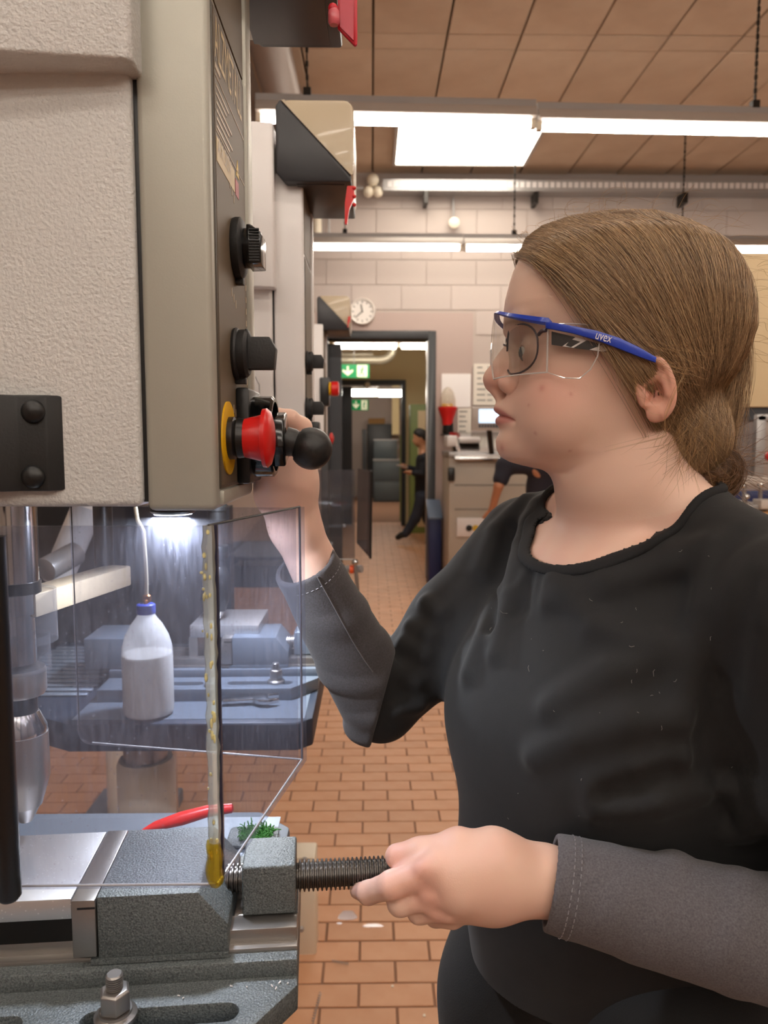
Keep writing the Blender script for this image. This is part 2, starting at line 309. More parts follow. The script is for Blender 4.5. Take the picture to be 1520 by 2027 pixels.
# ================================================================ lights
def luminaire(x0, y, z, L, label, group, yaw=0.0, cf=.62, chain=True, ceil_z=CEIL, r=.019):
    c, s = math.cos(yaw), math.sin(yaw); R = np.array([[c, s, 0], [-s, c, 0], [0, 0, 1.]])
    t = thing('ceiling_luminaire', label, 'light', (x0, y, z), group); O = (x0, y, z)
    k = B(O, R); k.prism([(0, -.055, .03), (0, -.035, .085), (0, .035, .085), (0, .055, .03), (0, .03, .025), (0, -.03, .025)], (L-.008, 0, 0)); part(k, 'housing', m_lampgrey, t, bevel=.003, bseg=1)
    k = B(O, R); k.box(0, L-.008, -.018, .018, .085, .125); part(k, 'mounting_rail', m_zinc, t)
    k = B(O, R); k.tube([(.03, 0, 0), (L-.04, 0, 0)], r, 10); part(k, 'tube', m_tube, t)
    for xx in (0, L-.035):
        k = B(O, R); k.box(xx, xx+.028, -.02, .02, -.018, .04); part(k, 'lamp_holder', m_cream, t)
    if chain:
        k = B(O, R); h = ceil_z-z
        k.tube([(L*cf, 0, .125), (L*cf, 0, h)], .004, 6); k.box(L*cf-.02, L*cf+.02, -.02, .02, .12, .16)
        nl = int((h-.16)/.035)
        for i in range(nl): k.obox((L*cf, 0, .18+i*.035), (1, 0, 0) if i % 2 else (0, 1, 0), (0, 1, 0) if i % 2 else (-1, 0, 0), (0, 0, 1), .008, .004, .013)
        part(k, 'chain', m_dsteel, t)
    return t
G1 = 'fluorescent luminaires hanging in the workshop'
z1 = P(1060, 252, 4.3)[2]; x1 = P(1062, 250, 4.3)[0]
for i, lb in ((-1, 'fluorescent luminaire of the nearer row, left one crossing the bright ceiling panel'), (0, 'fluorescent luminaire of the nearer row, right one above the woman'), (1, 'fluorescent luminaire at the far right end of the nearer row')):
    a = math.radians(-2.0); luminaire(x1+i*1.5*math.cos(a), 4.3+i*1.5*math.sin(-a), z1-.012*i, 1.5, lb, G1, -a, cf=(.80, .5, .18)[i])
z2 = P(800, 492, 7.0)[2]; x2 = P(917, 494, 7.0)[0]
for i, lb in ((-1, 'distant fluorescent luminaire above the clock, left of the row joint'), (0, 'distant fluorescent luminaire partly behind the woman hair'), (1, 'distant fluorescent luminaire at the right edge behind the head'), (2, 'distant fluorescent luminaire beyond the right edge of the row')):
    luminaire(x2+i*1.5, 7.0, z2-.004*i, 1.5, lb, G1, cf=.3)
NTH = ('first', 'second', 'third', 'fourth', 'fifth')
for j, y in enumerate((-3.4, -2.2, -1.0, .2, 1.6)):  # unseen rows, set closer than the visible ones to brighten the foreground
    for i in range(4): luminaire(-1.9+i*1.6, y, 3.2, 1.5, 'ceiling lamp above the viewer, %s of its row, %s row from the back' % (NTH[i], NTH[j]), G1, chain=False)
c0 = Pz(783, 326, CEIL-.04); c1 = Pz(1035, 327, CEIL-.04)
t = thing('ceiling_light_panel', 'big square glowing light panel set on the brown slab ceiling', 'light', ((c0[0]+c1[0])/2, c0[1]-.6, CEIL-.06))
k = B().box(c0[0], c1[0], c0[1]-1.24, c0[1], CEIL-.035, CEIL-.03); part(k, 'diffuser', m_led, t)
k = B()
for q in ((c0[0]-.03, c0[0], c0[1]-1.27, c0[1]+.03), (c1[0], c1[0]+.03, c0[1]-1.27, c0[1]+.03), (c0[0], c1[0], c0[1], c0[1]+.03), (c0[0], c1[0], c0[1]-1.27, c0[1]-1.24)): k.box(*q, CEIL-.045, CEIL-.002)
part(k, 'panel_frame', m_lampgrey, t)
# lights of the two rooms behind
zz = P(740, 684, 10.4)[2]
for a0, a1, lb in ((660, 789, 'long bright lamp at the ceiling of the middle room, left one'), (791, 905, 'shorter bright lamp at the ceiling of the middle room, right one')):
    xa = P(a0, 684, 10.4)[0]; luminaire(xa, 10.4, zz, P(a1, 684, 10.4)[0]-xa, lb, 'lamps of the middle room', chain=True, ceil_z=C2, r=.045)
zz = P(740, 776, 17)[2]
for a0, a1, dy, lb in ((672, 750, 0, 'left lamp at the ceiling of the far room seen through two doors'), (746, 835, -.3, 'right lamp at the ceiling of the far room seen through two doors')):
    xa = P(a0, 776, 17)[0]; luminaire(xa, 17+dy, zz-.01+dy*.1, P(a1, 776, 17)[0]-xa, lb, 'lamps of the far room', chain=True, ceil_z=3.0, r=.08)
# ================================================================ things on and before the back wall
def yface(x0, y0, x1, y1, Y): a = P(x0, y0, Y); c = P(x1, y1, Y); return a[0], c[0], c[2], a[2]     # X0,X1,Z0,Z1 of a frontal rectangle
# clock
cc = P(717, 618, YB); t = thing('wall_clock', 'round white wall clock above the grey steel door', 'clock', cc)
R_ = 26*YB/F_PX
part(B().lathe([(R_*.8, -.005), (R_*.98, 0), (R_, .03), (R_*.93, .055), (R_*.84, .05), (R_*.82, .035)], cc+(0, -.012, 0), (0, -1, 0), 40), 'clock_rim', m_clockw, t)
part(B().lathe([(R_*.84, 0), (R_*.84, .004)], cc+(0, -.04, 0), (0, -1, 0), 40), 'clock_face', m_clockf, t)
for nm, ang, ln, wd in (('hour_hand', 100, .45, .009), ('minute_hand', 222, .62, .007)):
    a = math.radians(ang); u = np.array([math.cos(a), 0, math.sin(a)]); part(B().obox(cc+(0, -.05, 0)+u*R_*ln/2, u, (0, 1, 0), np.cross(u, (0, 1, 0)), R_*ln/2+.01, .002, wd), nm, m_ink, t)
for i in range(12):
    a = math.pi*i/6; u = np.array([math.cos(a), 0, math.sin(a)]); part(B().obox(cc+(0, -.046, 0)+u*R_*.7, u, (0, 1, 0), np.cross(u, (0, 1, 0)), .012, .002, .006), 'hour_mark', m_ink, t)
# cable tray with fittings under the ceiling
t = thing('cable_tray', 'grey perforated cable tray running along the top of the back wall', 'cable tray', (1.5, YB-.2, P(900, 385, YB-.1)[2]))
zt0, zt1 = P(900, 384, YB-.1)[2], P(900, 362, YB-.1)[2]; xa = P(757, 370, YB)[0]
k = B().box(xa, XR-.1, YB-.2, YB-.02, zt0, zt0+.004); k.box(xa, XR-.1, YB-.204, YB-.2, zt0, zt1); part(k, 'tray', m_zinc, t)
k = B()
for i in range(70): k.box(xa+.05+i*.06, xa+.09+i*.06, YB-.208, YB-.203, zt0+.035, zt1-.02)
part(k, 'slots', m_white2, t, kind='stuff')
for x in (842, 1058, 1350):
    q = P(x, 395, YB-.1); part(B().box(q[0]-.02, q[0]+.02, YB-.2, YB-.01, q[2]-.06, zt0), 'bracket', m_dsteel, t)
t = thing('pipe_fitting', 'pale three-ball pipe junction beside the left end of the cable tray', 'junction', P(738, 372, YB-.15))
for nm, x, y, r in (('body', 738, 357, .065), ('ball', 729, 380, .055), ('ball', 748, 380, .055)): part(B().sphere(P(x, y, YB-.15), r, 14, 8), nm, m_cream, t)
q0 = P(600, 372, YB-.15); q1 = P(719, 372, YB-.15); solo(B().tube([q0, q1], .02, 8), 'conduit_pipe', m_zinc, 'thin grey conduit running left from the pipe junction', 'pipe')
q = P(898, 443, YB-.05); t = thing('wall_detector', 'small round sensor hanging on a rod below the cable tray', 'sensor', q)
part(B().lathe([(.04, 0), (.055, .02), (.055, .05), (.03, .065)], q, (0, -1, 0), 20), 'body', m_cream, t); part(B().tube([P(898, 438, YB-.07), P(897, 390, YB-.07)], .012, 6), 'rod', m_zinc, t)
for x, w_, lb in ((628, 18, 'wide white pipe dropping behind the second drill hood'), (652, 4, 'thin grey pipe dropping behind the second drill hood')):
    solo(B().tube([P(x, 478, YB-.12), P(x-2, 380, YB-.12)], w_*YB/F_PX/2, 10), 'wall_pipe', m_cream if w_ > 9 else m_zinc, lb, 'pipe')
# big duct at the upper left
DXc = -.615; t = thing('ventilation_duct', 'big grey ventilation duct running along the ceiling at the upper left', 'duct', (DXc, 4, 3.75))
part(B().tube([(DXc, -1, 3.89), (DXc, 7.6, 3.89)], .128, 32), 'duct', m_duct, t)
for y in (1.6, 3.6, 5.6): part(B().lathe([(.129, -.02), (.137, -.015), (.137, .015), (.129, .02)], (DXc, y, 3.89), (0, 1, 0), 32, cap=False), 'joint_ring', m_duct, t)
solo(B().box(-1.06, -.86, -1, 7.6, 3.80, CEIL-.006), 'cable_channel', m_duct, 'dark cable channel beside the ventilation duct', 'channel')
# notices on the wall right of the door
def notice(x0, y0, x1, y1, label, lines, cols, mm=m_paper):
    X0, X1, Z0, Z1 = yface(x0, y0, x1, y1, YB-.02); t = thing('wall_notice', label, 'notice', ((X0+X1)/2, YB-.02, Z0))
    part(B().box(X0, X1, YB-.03, YB-.012, Z0, Z1), 'sheet', mm, t)
    k = B()
    for i in range(lines):
        for c in range(cols):
            z = Z1-(Z1-Z0)*(i+.7)/(lines+.6); xs = X0+(X1-X0)*(.1+.82*c/cols); xe = xs+(X1-X0)*.82/cols*random.uniform(.4, .85); k.box(xs, xe, YB-.031, YB-.0295, z-.008, z+.008)
    if lines: part(k, 'print', m_ink, t, kind='stuff')
    return t
notice(937, 720, 1010, 802, 'white plan sheet with faint drawing on the wall above the screen', 7, 3)
notice(906, 808, 932, 872, 'small printed sheet on the wall beside the red dispenser', 6, 1)
notice(874, 740, 931, 806, 'blank pale sheet on the wall behind the clear dome', 0, 1, m_white2)
# earplug dispenser: clear dome, red funnel, black base
q = P(887, 830, YB-.12); t = thing('earplug_dispenser', 'dispenser with clear dome and red funnel on the wall by the door', 'dispenser', P(887, 858, YB-.12))
sc_ = YB/F_PX
part(B().lathe([(.085, 0), (.085, .012), (.055, .02), (.06, .03), (.045, .2), (.03, .215)], P(887, 862, YB-.12), (0, 0, 1), 24), 'base', m_black, t, bevel=0)
part(B().lathe([(.055, -.1), (.06, -.04), (.095, .05), (.1, .06), (.1, .085), (.085, .085)], P(886, 822, YB-.12), (0, 0, 1), 28), 'funnel', m_red, t)
dome = [(.083, 0), (.08, .07), (.062, .14), (.04, .18), (.015, .2), (.001, .202)]
part(B().lathe(dome, P(886, 805, YB-.12), (0, 0, 1), 28), 'dome', clear('dome_plastic', '#f4f1ea', .12, '#d8d2c8'), t)
k = B(); z_ = P(886, 805, YB-.12)
for i in range(60):
    a = random.uniform(0, 6.28); rr = .065*math.sqrt(random.random()); u = nrm(RNG.normal(size=3)); c = z_+np.array([rr*math.cos(a), rr*math.sin(a), random.uniform(-.01, .03)]); k.tube([c-u*.009, c+u*.009], .006, 5)
part(k, 'earplugs', m_yelp, t, kind='stuff')
part(B().box(z_[0]-.03, z_[0]+.03, YB-.12, YB-.01, z_[2]-.25, z_[2]-.19), 'wall_bracket', m_black, t)
# navy waste bin
YBin = 7.72; X0, X1, Z0, Z1 = yface(849, 1012, 873, 1164, YBin); t = thing('waste_bin', 'narrow navy blue bin with sloping lid beside the door frame', 'bin', ((X0+X1)/2, YBin+.15, 0))
part(B().prism([(X0, YBin, 0), (X0, YBin, Z1-.08), (X0, YBin+.3, Z1+.07), (X0, YBin+.3, 0)], (X1-X0, 0, 0)), 'body', m_binblue, t, bevel=.01)
part(B().prism([(X0-.01, YBin-.02, Z1-.085), (X0-.01, YBin+.3, Z1+.075), (X0-.01, YBin+.3, Z1+.1), (X0-.01, YBin-.02, Z1-.06)], (X1-X0+.02, 0, 0)), 'lid', M('bin_lid', '#5d6b80', .4), t, bevel=.004)
# testing machine with screen
YM = 7.2; XA = P(888, 1000, YM)[0]; XB2 = XA+.95; zt = P(900, 905, YM)[2]
t = thing('testing_machine', 'putty coloured machine with a metal top beside the navy bin', 'machine', (XA+.4, YM+.3, 0))
part(B().box(XA, XB2, YM, YM+.65, .05, zt), 'cabinet', m_machine, t, bevel=.012)
part(B().box(XA-.005, XB2, YM-.03, YM+.68, zt, zt+.05), 'worktop', m_zinc, t, bevel=.006)
X0, X1, Z0, Z1 = yface(900, 882, 1015, 912, YM-.1); part(B().prism([(X0, YM-.1, Z0), (X0, YM+.45, Z1+.1), (X0, YM+.45, Z1+.13), (X0, YM-.1, Z0+.03)], (X1-X0, 0, 0)), 'glass_cover', m_chrome, t, bevel=.006)
X0, X1, Z0, Z1 = yface(912, 865, 955, 878, YM); part(B().box(X0, X1, YM+.1, YM+.3, Z0, Z1), 'roll', m_white2, t, bevel=.02)
X0, X1, Z0, Z1 = yface(885, 862, 905, 884, YM); part(B().box(X0, X1, YM+.0, YM+.3, Z0, Z1), 'bracket', m_white2, t, bevel=.01)
X0, X1, Z0, Z1 = yface(886, 925, 899, 952, YM); part(B().box(X0, X1, YM-.05, YM, Z0, Z1), 'handle', m_black, t, bevel=.01)
X0, X1, Z0, Z1 = yface(904, 1025, 1010, 1062, YM-.02); so = part(B().box(X0, X1, YM-.03, YM, Z0, Z1), 'socket_panel', m_white2, t, bevel=.004)
for x, mm in ((928, m_black), (941, m_yelp)): part(B().lathe([(.028, 0), (.03, .012), (.015, .016)], P(x, 1045, YM-.03), (0, -1, 0), 16), 'socket', mm, so)
for y in (960, 1008): 
    q = P(900, y, YM); part(B().box(q[0], XB2-.02, YM-.006, YM, q[2]-.006, q[2]+.006), 'door_seam', m_ink, t)
part(B().box(XA+.03, XB2-.03, YM+.03, YM+.6, 0, .05), 'plinth', m_dark, t)
YS = 6.9; X0, X1, Z0, Z1 = yface(934, 805, 1005, 852, YS); t = thing('machine_monitor', 'tilted grey monitor with lit blue screen above the testing machine', 'monitor', ((X0+X1)/2, YS, Z0))
part(B().box(X0, X1, YS, YS+.06, Z0, Z1), 'housing', m_lampgrey, t, bevel=.012)
X0s, X1s, Z0s, Z1s = yface(948, 810, 1000, 837, YS); part(B().box(X0s, X1s, YS-.004, YS, Z0s, Z1s), 'screen', m_screen, t); kb = B()
for i in range(10): kb.box(X0s+i*.025, X0s+i*.025+.018, YS-.004, YS+.002, Z0+.025, Z0+.055)
part(kb, 'keys', m_navy, t, kind='stuff')
part(B().tube([((X0+X1)/2, YS+.07, Z0+.05), ((X0+X1)/2+.05, YS+.2, zt+.04)], .025, 10), 'arm', m_dsteel, t)
# ---- middle room things
t = thing('insulated_pipe', 'thick pale pipe with an elbow under the lamps of the middle room', 'pipe', P(740, 715, 11.5))
Yp = 11.4; a = P(640, 713, Yp); a[0] = X2L; c = P(752, 713, Yp); e = P(778, 690, Yp)
pts = [a]+[c+(e-c)*0+np.array([math.sin(g)*(e[0]-c[0]), 0, (1-math.cos(g))*(e[2]-c[2])]) for g in np.linspace(0, 1.57, 7)]+[e+(0, 0, .5)]
part(B().tube(pts, .065, 14), 'pipe', m_pipe, t)
a = P(640, 702, Yp+.4); a[0] = X2L; solo(B().tube([a, P(738, 702, Yp+.4)], .04, 12), 'thin_pipe', m_pipe, 'thinner pale pipe above the elbow pipe in the middle room', 'pipe')
def exit_sign(x0, y0, x1, y1, Y, label):
    X0, X1, Z0, Z1 = yface(x0, y0, x1, y1, Y); w_, h = X1-X0, Z1-Z0; t = thing('exit_sign', label, 'sign', ((X0+X1)/2, Y, Z0), 'green escape route signs')
    part(B().box(X0, X1, Y, Y+.03, Z0, Z1), 'board', m_green, t)
    part(B().box(X0+w_*.6, X1-w_*.07, Y-.004, Y, Z0+h*.06, Z1-h*.06), 'door_field', m_signw, t)
    cx = X0+w_*.3; zc = Z0+h*.5
    part(B().prism([(cx-.03*w_, Y-.004, zc+h*.36), (cx+.03*w_, Y-.004, zc+h*.36), (cx+.03*w_, Y-.004, zc), (cx+.17*w_, Y-.004, zc+h*.12), (cx+.17*w_, Y-.004, zc-.04*h), (cx, Y-.004, zc-h*.36), (cx-.17*w_, Y-.004, zc-.04*h), (cx-.17*w_, Y-.004, zc+h*.12), (cx-.03*w_, Y-.004, zc)], (0, .003, 0)), 'arrow', m_signw, t)
    rx = X0+w_*.76; k = B()
    k.sphere((rx+.03*w_, Y-.006, zc+h*.27), h*.07, 10, 6)
    for q0, q1, r in (((.03, .18), (-.03, -.08), .06), ((-.03, -.08), (.08, -.2), .035), ((.08, -.2), (.06, -.36), .03), ((-.03, -.08), (-.07, -.22), .035), ((-.07, -.22), (-.15, -.3), .03), ((.03, .14), (.13, .06), .028), ((.02, .14), (-.11, .08), .028)):
        k.tube([(rx+q0[0]*w_*.7, Y-.006, zc+q0[1]*h), (rx+q1[0]*w_*.7, Y-.006, zc+q1[1]*h)], r*h, 6)
    part(k, 'running_figure', m_green, t); part(B().tube([((X0+X1)/2, Y+.015, Z1), ((X0+X1)/2, Y+.015, C2 if Y < YC else 3.0)], .006, 6), 'hanger', m_zinc, t)
exit_sign(670, 721, 731, 748, 11.0, 'green escape sign hanging in the middle room under the thick pipe')
exit_sign(694, 791, 729, 812, 16.5, 'small green escape sign in the far room seen through both doors')
q = P(727, 762, YC-.06); solo(B().sphere(q, .05, 14, 8), 'door_sensor', m_cream, 'small pale round sensor on top of the second door frame', 'sensor')
Yg = 12.3; X0, X1, Z0, Z1 = yface(812, 800, 900, 1060, Yg); t = thing('green_locker', 'olive green locker standing behind the walking man', 'locker', ((X0+X1)/2, Yg+.2, 0))
part(B().box(X0, X1, Yg, Yg+.5, 0, Z1), 'body', m_lockgreen, t, bevel=.01); part(B().box(X0+.12, X0+.3, Yg-.012, Yg, .1, Z1-.1), 'door', m_cabbeige, t, bevel=.004); part(B().box(X0+.34, X1-.04, Yg-.012, Yg, .1, Z1-.1), 'door', m_lockgreen, t, bevel=.004)
X0, X1, Z0, Z1 = yface(792, 862, 797, 1000, 14.2); solo(B().box(X0, X1, 14.2, 14.4, 0, Z1), 'green_post', m_lockgreen, 'narrow green post right behind the second doorway', 'post')
# ---- far room things
def cab(x0, y0, x1, Y, dep, label, grp, drawers):
    X0, X1, Z0, Z1 = yface(x0, y0, x1, 990, Y); t = thing('tool_cabinet', label, 'cabinet', ((X0+X1)/2, Y+dep/2, 0), grp)
    part(B().box(X0, X1, Y, Y+dep, 0, Z1), 'body', m_charc if drawers == 1 else m_cab, t, bevel=.01); part(B().box(X0-.01, X1+.01, Y-.03, Y+dep, Z1, Z1+.03), 'top', m_zinc if drawers != 1 else m_charc, t)
    for i in range(drawers): part(B().box(X0+.03, X1-.03, Y-.015, Y, Z1*(i+.06)/drawers, Z1*(i+.94)/drawers), 'door', m_cab if drawers != 1 else m_charc, t, bevel=.004)
    return t
cab(739, 912, 797, 18.6, .6, 'slate grey cabinet standing lowest and nearest in the far room', 'cabinets of the far room', 2)
cab(740, 872, 786, 19.25, .5, 'middle dark cabinet with a pale top edge in the far room', 'cabinets of the far room', 3)
cab(727, 842, 776, 19.8, .5, 'tall black cabinet carrying the cardboard box in the far room', 'cabinets of the far room', 1)
X0, X1, Z0, Z1 = yface(729, 828, 762, 841.5, 19.9); solo(B().box(X0, X1, 19.9, 20.2, Z0+.03, Z1), 'cardboard_box', m_card, 'brown cardboard box on the tall black cabinet', 'box', bevel=.005)
X0, X1, Z0, Z1 = yface(717, 850, 726, 1000, 19.0); solo(B().box(X0, X1, 19.0, 19.4, 0, Z1), 'dark_panel', m_charc, 'narrow dark upright panel left of the black cabinet', 'panel')
X0, X1, Z0, Z1 = yface(776, 770, 790, 860, 19.6); solo(B().box(X0, X1, 19.6, 19.8, Z0, 3.0), 'wall_pillar', m_yellowwall, 'pale upright pillar above the far cabinets', 'pillar')
# ---- right edge: beige board, machine guard, bench
YR = 3.6; X0, X1, Z0, Z1 = yface(1430, 500, 1700, 806, YR); t = thing('wall_cupboard', 'beige overhead cupboard behind the woman at the right edge', 'cupboard', ((X0+X1)/2, YR, Z0))
part(B().box(X0, X1, YR, YR+.4, Z0, Z1), 'front', m_cabbeige, t, bevel=.006); part(B().box(X0, X1, YR+.02, YR+.4, Z0-.06, Z0), 'light_rail', m_dark, t)
part(B().box(X1-.05, X1, YR+.05, YR+.35, 0, Z0), 'support', m_dark, t)
YG = 3.0; t = thing('training_machine', 'bench machine with aluminium profiles and smoky guard at the right edge', 'machine', P(1480, 1010, YG+.1)); 
def pb(x0, y0, x1, y1, d0, d1, nm, mm, **k): X0, X1, Z0, Z1 = yface(x0, y0, x1, y1, d0); return part(B().box(X0, X1, d0, d1, Z0, Z1), nm, mm, t, **k)
pb(1499, 822, 1512, 945, YG, YG+.03, 'profile_post', m_zinc, bevel=.003); pb(1500, 820, 1640, 833, YG, YG+.03, 'profile_beam', m_zinc, bevel=.003); pb(1400, 943, 1520, 958, YG, YG+.05, 'profile_beam', m_lampgrey, bevel=.003)
X0, X1, Z0, Z1 = yface(1438, 832, 1498, 942, YG+.04); part(B().box(X0, X1, YG+.04, YG+.045, Z0, Z1), 'guard', m_acrylclean, t)
for x in (1449, 1473, 1505): part(B().tube([P(x, 960, YG+.03), P(x, 1005, YG+.03)], .008, 10), 'column', m_chrome, t)
for x, y in ((1470, 962), (1505, 960), (1478, 983)): part(B().sphere(P(x, y, YG+.01), .012, 12, 8), 'knob', m_chrome, t)
pb(1448, 1000, 1530, 1010, YG, YG+.3, 'base_plate', m_zinc, bevel=.003); pb(1507, 990, 1540, 1008, YG-.02, YG+.05, 'clamp_block', m_lampgrey, bevel=.003); pb(1478, 1010, 1516, 1022, YG, YG+.2, 'foot', m_black, bevel=.003)
q = P(1522, 903, YG+.02); part(B().lathe([(.02, 0), (.022, .02), (.01, .03)], q, (0, -1, 0), 16), 'stop_button', m_red, t)
X0, X1, Z0, Z1 = yface(1448, 972, 1640, 1002, YG+.4); solo(B().box(X0, X1, YG+.4, YG+.5, P(1500, 1023, YG-.2)[2]+.001, Z1), 'parts_crate', m_binblue, 'blue crate standing behind the bench machine', 'crate', bevel=.01)
X0, X1, Z0, Z1 = yface(1440, 1023, 1900, 1060, YG-.2); t = thing('workbench', 'wooden topped workbench at the right edge below the guarded machine', 'workbench', (X0+.6, YG+.1, 0))
part(B().box(X0, X1, YG-.2, YG+.55, Z1-.05, Z1), 'bench_top', m_wood, t, bevel=.005)
for x in (X0+.1, X1-.1):
    for y in (YG-.1, YG+.45): part(B().box(x-.03, x+.03, y-.03, y+.03, 0, Z1-.05), 'leg', m_dark, t)
# ================================================================ drill presses
def holed(b, outer, holes, off):
    """planar outline with holes, swept by off"""
    bm = bmesh.new(); 
    for lp in [outer]+holes:
        vs = [bm.verts.new(tuple(q)) for q in lp]
        for i in range(len(vs)): bm.edges.new((vs[i], vs[(i+1) % len(vs)]))
    bmesh.ops.triangle_fill(bm, use_beauty=True, use_dissolve=False, edges=bm.edges[:])
    g = bmesh.ops.extrude_face_region(bm, geom=bm.faces[:])
    bmesh.ops.translate(bm, vec=tuple(off), verts=[e for e in g['geom'] if isinstance(e, bmesh.types.BMVert)])
    bm.verts.index_update(); b.add([tuple(v.co) for v in bm.verts], [tuple(v.index for v in f.verts) for f in bm.faces]); bm.free(); return b
def rrect(x0, x1, z0, z1, r, n=5):
    o = []
    for cx, cz, a0 in ((x1-r, z1-r, 0), (x0+r, z1-r, 90), (x0+r, z0+r, 180), (x1-r, z0+r, 270)):
        for i in range(n+1):
            a = math.radians(a0+90*i/n); o.append((cx+r*math.cos(a), cz+r*math.sin(a)))
    return o
PX = -.104; SX = -.1503
def knob_ribbed(t, X, Y, Z, s=1.0):
    k = thing_part('selector_knob', t); o = (X, Y, Z)
    part(B().lathe([(.0215*s, 0), (.0222*s, .002), (.0222*s, .0055*s), (.0195*s, .0075*s), (.012*s, .0078*s)], o, (1, 0, 0), 40), 'knob_disc', m_blackm, k)
    part(B().lathe([(.0145*s, .0075*s), (.0147*s, .012*s), (.0135*s, .0125*s)], o, (1, 0, 0), 32), 'knob_neck', m_blackg, k)
    q = B(); x0, x1 = X+.011*s, X+.0215*s; h = .0142*s
    q.prism([(x0, Y-h, Z-h), (x1, Y-h*.96, Z-h*.95), (x1, Y-h*.96, Z+h*.62), (x0+.003*s, Y-h, Z+h), (x0, Y-h, Z+h)], (0, h*2, 0)); part(q, 'grip', m_blackg, k, bevel=.0008)
    q = B()
    for i in range(12): z = Z-h*.86+i*h*.142; q.box(x0+.002*s, x1-.001*s, Y-h-.0009, Y-h*.9, z, z+h*.07)
    part(q, 'grip_ribs', m_black, k); q = B(); q.obox((X+.003, Y+.004, Z-.023*s), (1, 0, 0), (0, 1, 0), (0, 0, 1), .003, .004, .003); part(q, 'pointer', m_blackm, k, bevel=.0006); return k
def knob_wing(t, X, Y, Z, s=1.0):
    k = thing_part('switch_knob', t); o = (X, Y, Z)
    part(B().lathe([(.0185*s, 0), (.0192*s, .002), (.0185*s, .0035*s), (.0175*s, .004*s), (.0178*s, .006*s), (.0178*s, .009*s), (.0155*s, .011*s)], o, (1, 0, 0), 40), 'knob_disc', m_blackm, k)
    q = B(); h = .0118*s; q.prism([(X+.009*s, Y-.0065*s, Z-h*1.1), (X+.012*s, Y-.0065*s, Z-h), (X+.030*s, Y-.0065*s, Z-h), (X+.0315*s, Y-.0065*s, Z+h*.3), (X+.027*s, Y-.0065*s, Z+h), (X+.013*s, Y-.0065*s, Z+h), (X+.0105*s, Y-.0065*s, Z+h*1.5), (X+.009*s, Y-.0065*s, Z+h*1.5)], (0, .013*s, 0))
    part(q, 'wing', m_blackm, k, bevel=.0015); q = B(); q.obox((X+.004, Y+.003, Z-.0195*s), (1, 0, 0), (0, 1, 0), (0, 0, 1), .004, .0035, .0028); part(q, 'pointer', m_blackm, k, bevel=.0006); return k
def thing_part(name, t):
    o = link(name, None, t); o.empty_display_size = .02; return o
def estop(t, X, Y, Z, s=1.0):
    k = thing_part('emergency_stop', t); o = (X, Y, Z)
    part(B().lathe([(.026*s, 0), (.026*s, .0012)], o, (1, 0, 0), 48), 'yellow_disc', m_yellow, k)
    part(B().lathe([(.0152*s, .001), (.0152*s, .005*s), (.0135*s, .006*s), (.0145*s, .0075*s), (.0138*s, .0125*s)], o, (1, 0, 0), 40), 'collar', m_black, k)
    part(B().lathe([(.0138*s, .0118*s), (.0165*s, .0235*s), (.0165*s, .0245*s), (.0208*s, .0252*s), (.0212*s, .028*s), (.019*s, .0305*s), (.012*s, .0325*s), (.0001, .033*s)], o, (1, 0, 0), 48), 'red_mushroom', m_red, k); return k
def spindle(t, X, Y, zb, dark=False, r=1.0):
    o = (X, Y, 0)
    part(B().lathe([(.0175*r, 1.385), (.0175*r, zb+.01)], o, (0, 0, 1), 28), 'quill', m_chrome if not dark else m_black, t)
    part(B().lathe([(.0185*r, 1.383), (.0185*r, 1.392)], o, (0, 0, 1), 28), 'black_ring', m_black, t)
    part(B().lathe([(.013*r, 1.328), (.013*r, 1.366), (.015*r, 1.367), (.015*r, 1.384)], o, (0, 0, 1), 28), 'spindle_nose', m_chrome if not dark else m_black, t)
    ch = thing_part('drill_chuck', t)
    part(B().lathe([(.0075*r, 1.325), (.0185*r, 1.324), (.0195*r, 1.321), (.0195*r, 1.306), (.018*r, 1.303), (.012*r, 1.302)], o, (0, 0, 1), 48), 'knurled_ring', m_steel if not dark else m_black, ch)
    part(B().lathe([(.0125*r, 1.288), (.0125*r, 1.303)], o, (0, 0, 1), 28), 'chuck_neck', m_black, ch)
    part(B().lathe([(.0185*r, 1.272), (.0185*r, 1.277), (.013*r, 1.289)], o, (0, 0, 1), 36), 'chuck_cone', m_chrome if not dark else m_black, ch)
    part(B().lathe([(.0125*r, 1.213), (.0182*r, 1.232), (.0192*r, 1.236), (.0192*r, 1.272)], o, (0, 0, 1), 48), 'chuck_sleeve', m_steel if not dark else m_black, ch)
    part(B().lathe([(.005*r, 1.2), (.0115*r, 1.213)], o, (0, 0, 1), 20), 'chuck_jaws', m_steel, ch)
